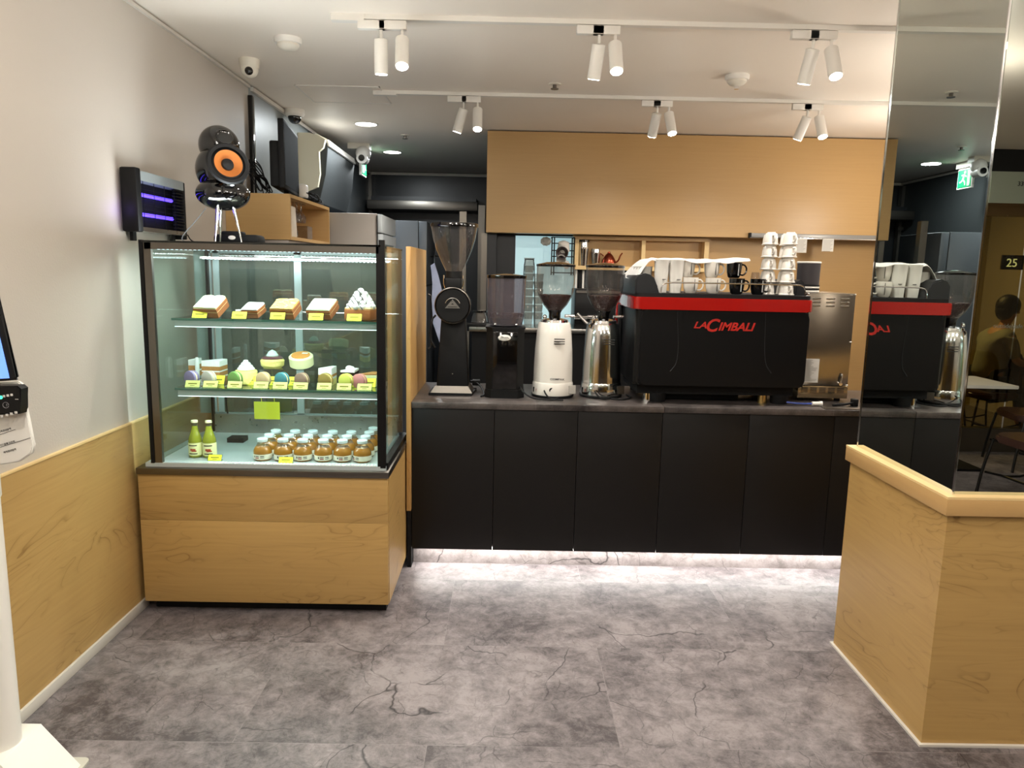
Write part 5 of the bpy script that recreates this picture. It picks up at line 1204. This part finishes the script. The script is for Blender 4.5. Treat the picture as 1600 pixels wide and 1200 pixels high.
# body panel: card-reader plate and lower fascia facing the room
Yk = 1.98
def kp(px, py, Y=Yk): p = at(px, py, Y); return (p.x, p.z)
body = [(-1.63, kp(0, 742)[1]-.01), kp(30, 722), kp(49, 708), kp(52, 695), kp(46, 672), kp(33, 600), kp(27, 596), (-1.63, kp(0, 610)[1])]
MB().prism(body, Yk, Yk+.014, 'XZ', bev=.003).build('body', kw, ks)
MB().box(-1.60, px0-.01, 1.99, 2.045, .90, 1.30, bev=.01).build('neck', kw, ks)
tbl = [(-1.64, kp(0, 612, Yk-.03)[1]+.0), kp(25, 594, Yk-.03), kp(22, 590, Yk-.03), kp(-14, 420, Yk-.03), (-1.64, kp(-14, 420, Yk-.03)[1])]
MB().prism(tbl, Yk-.03, Yk-.016, 'XZ', bev=.004).build('screen_housing', X['black'], ks)
scr = [(-1.63, kp(0, 603, Yk-.0325)[1]), kp(14, 591, Yk-.0325), kp(13, 585, Yk-.0325), kp(-24, 430, Yk-.0325), (-1.63, kp(-24, 430, Yk-.0325)[1])]
scm = mat('blue_screen', (120, 160, 235), .3, emit=(96, 150, 250), estr=.8)
MB().prism(scr, Yk-.0325, Yk-.0305, 'XZ').build('screen', scm, ks)
rd = [(-1.64, kp(0, 658, Yk-.035)[1]), kp(30, 647, Yk-.035), kp(31, 640, Yk-.035), kp(32, 608, Yk-.035), kp(26, 603, Yk-.035), (-1.64, kp(0, 609, Yk-.035)[1])]
MB().prism(rd, Yk-.035, Yk+.0, 'XZ', bev=.003).build('card_reader', X['black'], ks)
ic = MB()
for i, (px, py) in enumerate(((6, 619), (12, 618), (18, 617))):
    p = kp(px, py, Yk-.036); ic.box(p[0]-.003, p[0]+.003, Yk-.0365, Yk-.035, p[1]-.003, p[1]+.003)
for px, py in ((3, 650), (11, 648), (18, 646), (25, 644)):
    p = kp(px, py, Yk-.036); ic.box(p[0]-.004, p[0]+.003, Yk-.0365, Yk-.035, p[1]-.004, p[1]+.002)
p = kp(26, 624, Yk-.036); ic.box(p[0]-.004, p[0]+.004, Yk-.0365, Yk-.035, p[1]-.0005, p[1]+.001)
ic.build('icons', X['paper'], ks)
p = kp(9, 633, Yk-.036); MB().tube([(p[0]+.008*cos(a_*.5), Yk-.036, p[1]+.008*sin(a_*.5)) for a_ in range(13)], .0008, 5).tube([(p[0]+.003*cos(a_*.5-1), Yk-.036, p[1]+.004*sin(a_*.5-1)) for a_ in range(5)], .0008, 5).build('contactless_mark', mat('reader_grey', (120, 120, 120), .5), ks)
p = kp(1, 621, Yk-.036); MB().cyl((p[0], Yk-.037, p[1]), .005, .002, 'Y').build('green_lamp', mat('green_lamp', (90, 220, 180), .4, emit=(60, 230, 170), estr=1.2), ks)
# printed lines on the lower fascia
pr = MB()
for (pa, ya_, pb, yb_, w_) in ((0, 679, 24, 671, .0012), (0, 699, 48, 684, .0012)):
    a, b = kp(pa, ya_), kp(pb, yb_); pr.prism([(a[0], a[1]-w_/2), (b[0], b[1]-w_/2), (b[0], b[1]+w_/2), (a[0], a[1]+w_/2)], Yk-.001, Yk, 'XZ')
pr.build('rule_lines', X['ink'], ks)
for px, py, s_ in ((-2, 676, '최적경로탐색'), (0, 697, '카드결제 오른쪽'), (6, 708, '최적경로탐색')):
    a = kp(px, py); text(s_, .0068, X['ink'], ks, (a[0], Yk-.0006, a[1]-.001), rot=(pi/2, radians(-17), 0), ext=.0003, name='print')

# ================================================================ SEATS SEEN IN THE FRONT MIRROR
brown = mat('brown_leather', (66, 42, 36), .32, coat=.3); tubm = mat('black_tube', (16, 15, 15), .35)
def chair(x, y, rz, label):
    t = thing('lounge_chair', label, 'chair', (x, y, 0), local=True, rz=radians(rz), group='brown leather chairs')
    MB().prism(rr(-.24, .24, -.24, .24, .10), .42, .475, 'XY', bev=.015).build('seat', brown, t)
    q = RX(radians(-12))
    MB().prism(rr(-.22, .22, .50, .88, .12), .19, .235, 'XZ', bev=.012).build('backrest', brown, t)
    for s in (-1, 1):
        MB().tube([(s*.24, -.20, .42), (s*.26, -.24, .20), (s*.27, -.26, .004)], .011, 8, smooth=1).build('leg', tubm, t)
        MB().tube([(s*.22, .22, .70), (s*.25, .23, .50), (s*.26, .22, .25), (s*.26, .25, .004)], .011, 8, smooth=1).build('leg', tubm, t)
        MB().tube([(s*.255, -.22, .17), (s*.255, .0, .12), (s*.255, .23, .17)], .009, 8, smooth=1).build('stretcher', tubm, t)
        MB().tube([(s*.24, -.20, .42), (s*.25, -.10, .405), (s*.25, .20, .42)], .010, 8).build('seat_rail', tubm, t)
    MB().tube([(-.25, -.1, .145), (.25, -.1, .145)], .009, 8).tube([(-.24, -.16, .41), (.24, -.16, .41)], .009, 8).build('cross_bar', tubm, t)
    return t
chair(3.82, -.42, -95, 'brown leather chair nearest the mirror, facing the white table')
c2 = chair(4.52, -1.48, -80, 'brown leather chair at the far end of the white table')
MB().box(-.30, -.25, -.18, .12, .60, .62, bev=.006).build('wooden_arm', mat('red_wood', (96, 52, 34), .4), c2)
MB().tube([(-.275, -.12, .60), (-.26, -.15, .42)], .010, 8).tube([(-.275, .08, .60), (-.26, .12, .44)], .010, 8).build('arm_support', tubm, c2)
chair(4.22, -2.60, 170, 'brown leather chair behind the bronze glass, left of the seated person')
chair(4.87, -2.72, -90, 'brown leather chair the seated person sits on')
tb = thing('cafe_table', 'white rectangular cafe table top on a black pedestal, seen in the front mirror', 'table', (3.72, -1.5, 0))
MB().prism(rr(3.28, 4.16, -1.80, -1.22, .012), .71, .735, 'XY', bev=.003).build('table_top', X['white'], tb)
MB().cyl((3.72, -1.5, .02), .03, .69).build('pedestal', X['mblack'], tb)
MB().box(3.45, 3.99, -1.72, -1.28, .0005, .022, bev=.004).build('base_plate', X['mblack'], tb)
# ---- person, seated beyond the bronze glass, side on
pe = thing('person', 'seated person with short black hair, grey shirt and dark trousers, behind the bronze glass', 'person', (4.90, -2.72, 0), local=True)
def skin(name, pts, edges, m, parent, lv=2):
    me = bpy.data.meshes.new(name); me.from_pydata([p[:3] for p in pts], edges, []); me.materials.append(m)
    o = bpy.data.objects.new(name, me); COL.objects.link(o); o.parent = parent
    md = o.modifiers.new('skin', 'SKIN'); md.use_smooth_shade = True
    for v, p in zip(me.skin_vertices[0].data, pts): v.radius = (p[3], p[4] if len(p) > 4 else p[3]); v.use_root = False
    me.skin_vertices[0].data[0].use_root = True
    s = o.modifiers.new('sub', 'SUBSURF'); s.levels = lv; s.render_levels = lv
    return o
skinm = mat('skin', (186, 140, 112), .5)
P_ = [(-.02, 0, .56, .13, .15), (.0, 0, .72, .12, .14), (.03, 0, .90, .12, .15), (.06, 0, 1.03, .10, .13), (.09, 0, 1.11, .05), (.11, 0, 1.16, .05), (.13, 0, 1.24, .075), (.14, 0, 1.31, .075),
      (.06, .17, 1.02, .05), (.10, .23, .80, .04), (.32, .16, .72, .032), (.42, .10, .74, .025),
      (.06, -.17, 1.02, .05), (.10, -.23, .80, .04), (.32, -.16, .72, .032), (.42, -.10, .74, .025),
      (.02, .09, .54, .085), (.42, .10, .53, .065), (.44, .10, .12, .04), (.52, .10, .05, .035),
      (.02, -.09, .54, .085), (.42, -.10, .53, .065), (.44, -.10, .12, .04), (.52, -.10, .05, .035)]
E_ = [(0, 1), (1, 2), (2, 3), (3, 4), (4, 5), (5, 6), (6, 7), (3, 8), (8, 9), (9, 10), (10, 11), (3, 12), (12, 13), (13, 14), (14, 15), (0, 16), (16, 17), (17, 18), (18, 19), (0, 20), (20, 21), (21, 22), (22, 23)]
skin('body', P_, E_, skinm, pe)
g1 = lambda L: [tuple(list(P_[i][:3])+[P_[i][3]*1.14+.006]+([P_[i][4]*1.14+.006] if len(P_[i]) > 4 else [])) for i in L]
sh = [0, 1, 2, 3, 4, 8, 9, 12, 13]
SHP = g1(sh); SHP[3] = (.06, 0, 1.04, .125, .155); SHP[5] = (.06, .17, 1.02, .072); SHP[7] = (.06, -.17, 1.02, .072)
skin('shirt', SHP, [(0, 1), (1, 2), (2, 3), (3, 4), (3, 5), (5, 6), (3, 7), (7, 8)], mat('grey_shirt', (140, 142, 132), .85), pe)
tr = [0, 16, 17, 18, 20, 21, 22]
skin('trousers', [p if i else (-.02, 0, .545, .15, .17) for i, p in enumerate(g1(tr))], [(0, 1), (1, 2), (2, 3), (0, 4), (4, 5), (5, 6)], mat('dark_trousers', (24, 25, 28), .85), pe)
hm = MB().sphere((.115, 0, 1.33), .112, (1, .9, 1.0), 28, 18).sphere((.085, 0, 1.28), .092, (.85, .98, 1.1), 24, 16)
hm.build('hair', mat('black_hair', (14, 12, 12), .45, bump=.5, bscale=90), pe)
MB().sphere((.225, 0, 1.265), .014, (1.2, .8, 1.3)).build('nose', skinm, pe)
MB().sphere((.212, .028, 1.29), .008).sphere((.212, -.028, 1.29), .008).build('eyes', X['ink'], pe)
MB().box(.208, .220, -.018, .018, 1.225, 1.231, bev=.002).build('mouth', mat('lips', (150, 86, 76), .5), pe)
for s in (-1, 1):
    for k in range(4): MB().tube([(.43, s*(.10-.018*(k-1.5)*1), .74), (.475, s*(.10-.018*(k-1.5)), .738), (.50-.004*abs(k-1.5), s*(.10-.018*(k-1.5)), .722)], .0085, 7).build('finger', skinm, pe)
    MB().tube([(.41, s*.075, .74), (.435, s*.045, .735), (.455, s*.04, .728)], .009, 7).build('thumb', skinm, pe)
    MB().box(.45, .60, s*.10-.045, s*.10+.045, .001, .075, bev=.025, seg=3).build('shoe', X['mblack'], pe)
ct = thing('cafe_table', 'dark round table in front of the seated person beyond the bronze glass', 'table', (5.66, -2.72, 0))
MB().cyl((5.66, -2.72, .705), .20, .022, seg=40).build('table_top', X['mblack'], ct)
MB().cyl((5.66, -2.72, .02), .025, .69).cyl((5.66, -2.72, .0005), .16, .02).build('pedestal', X['mblack'], ct)
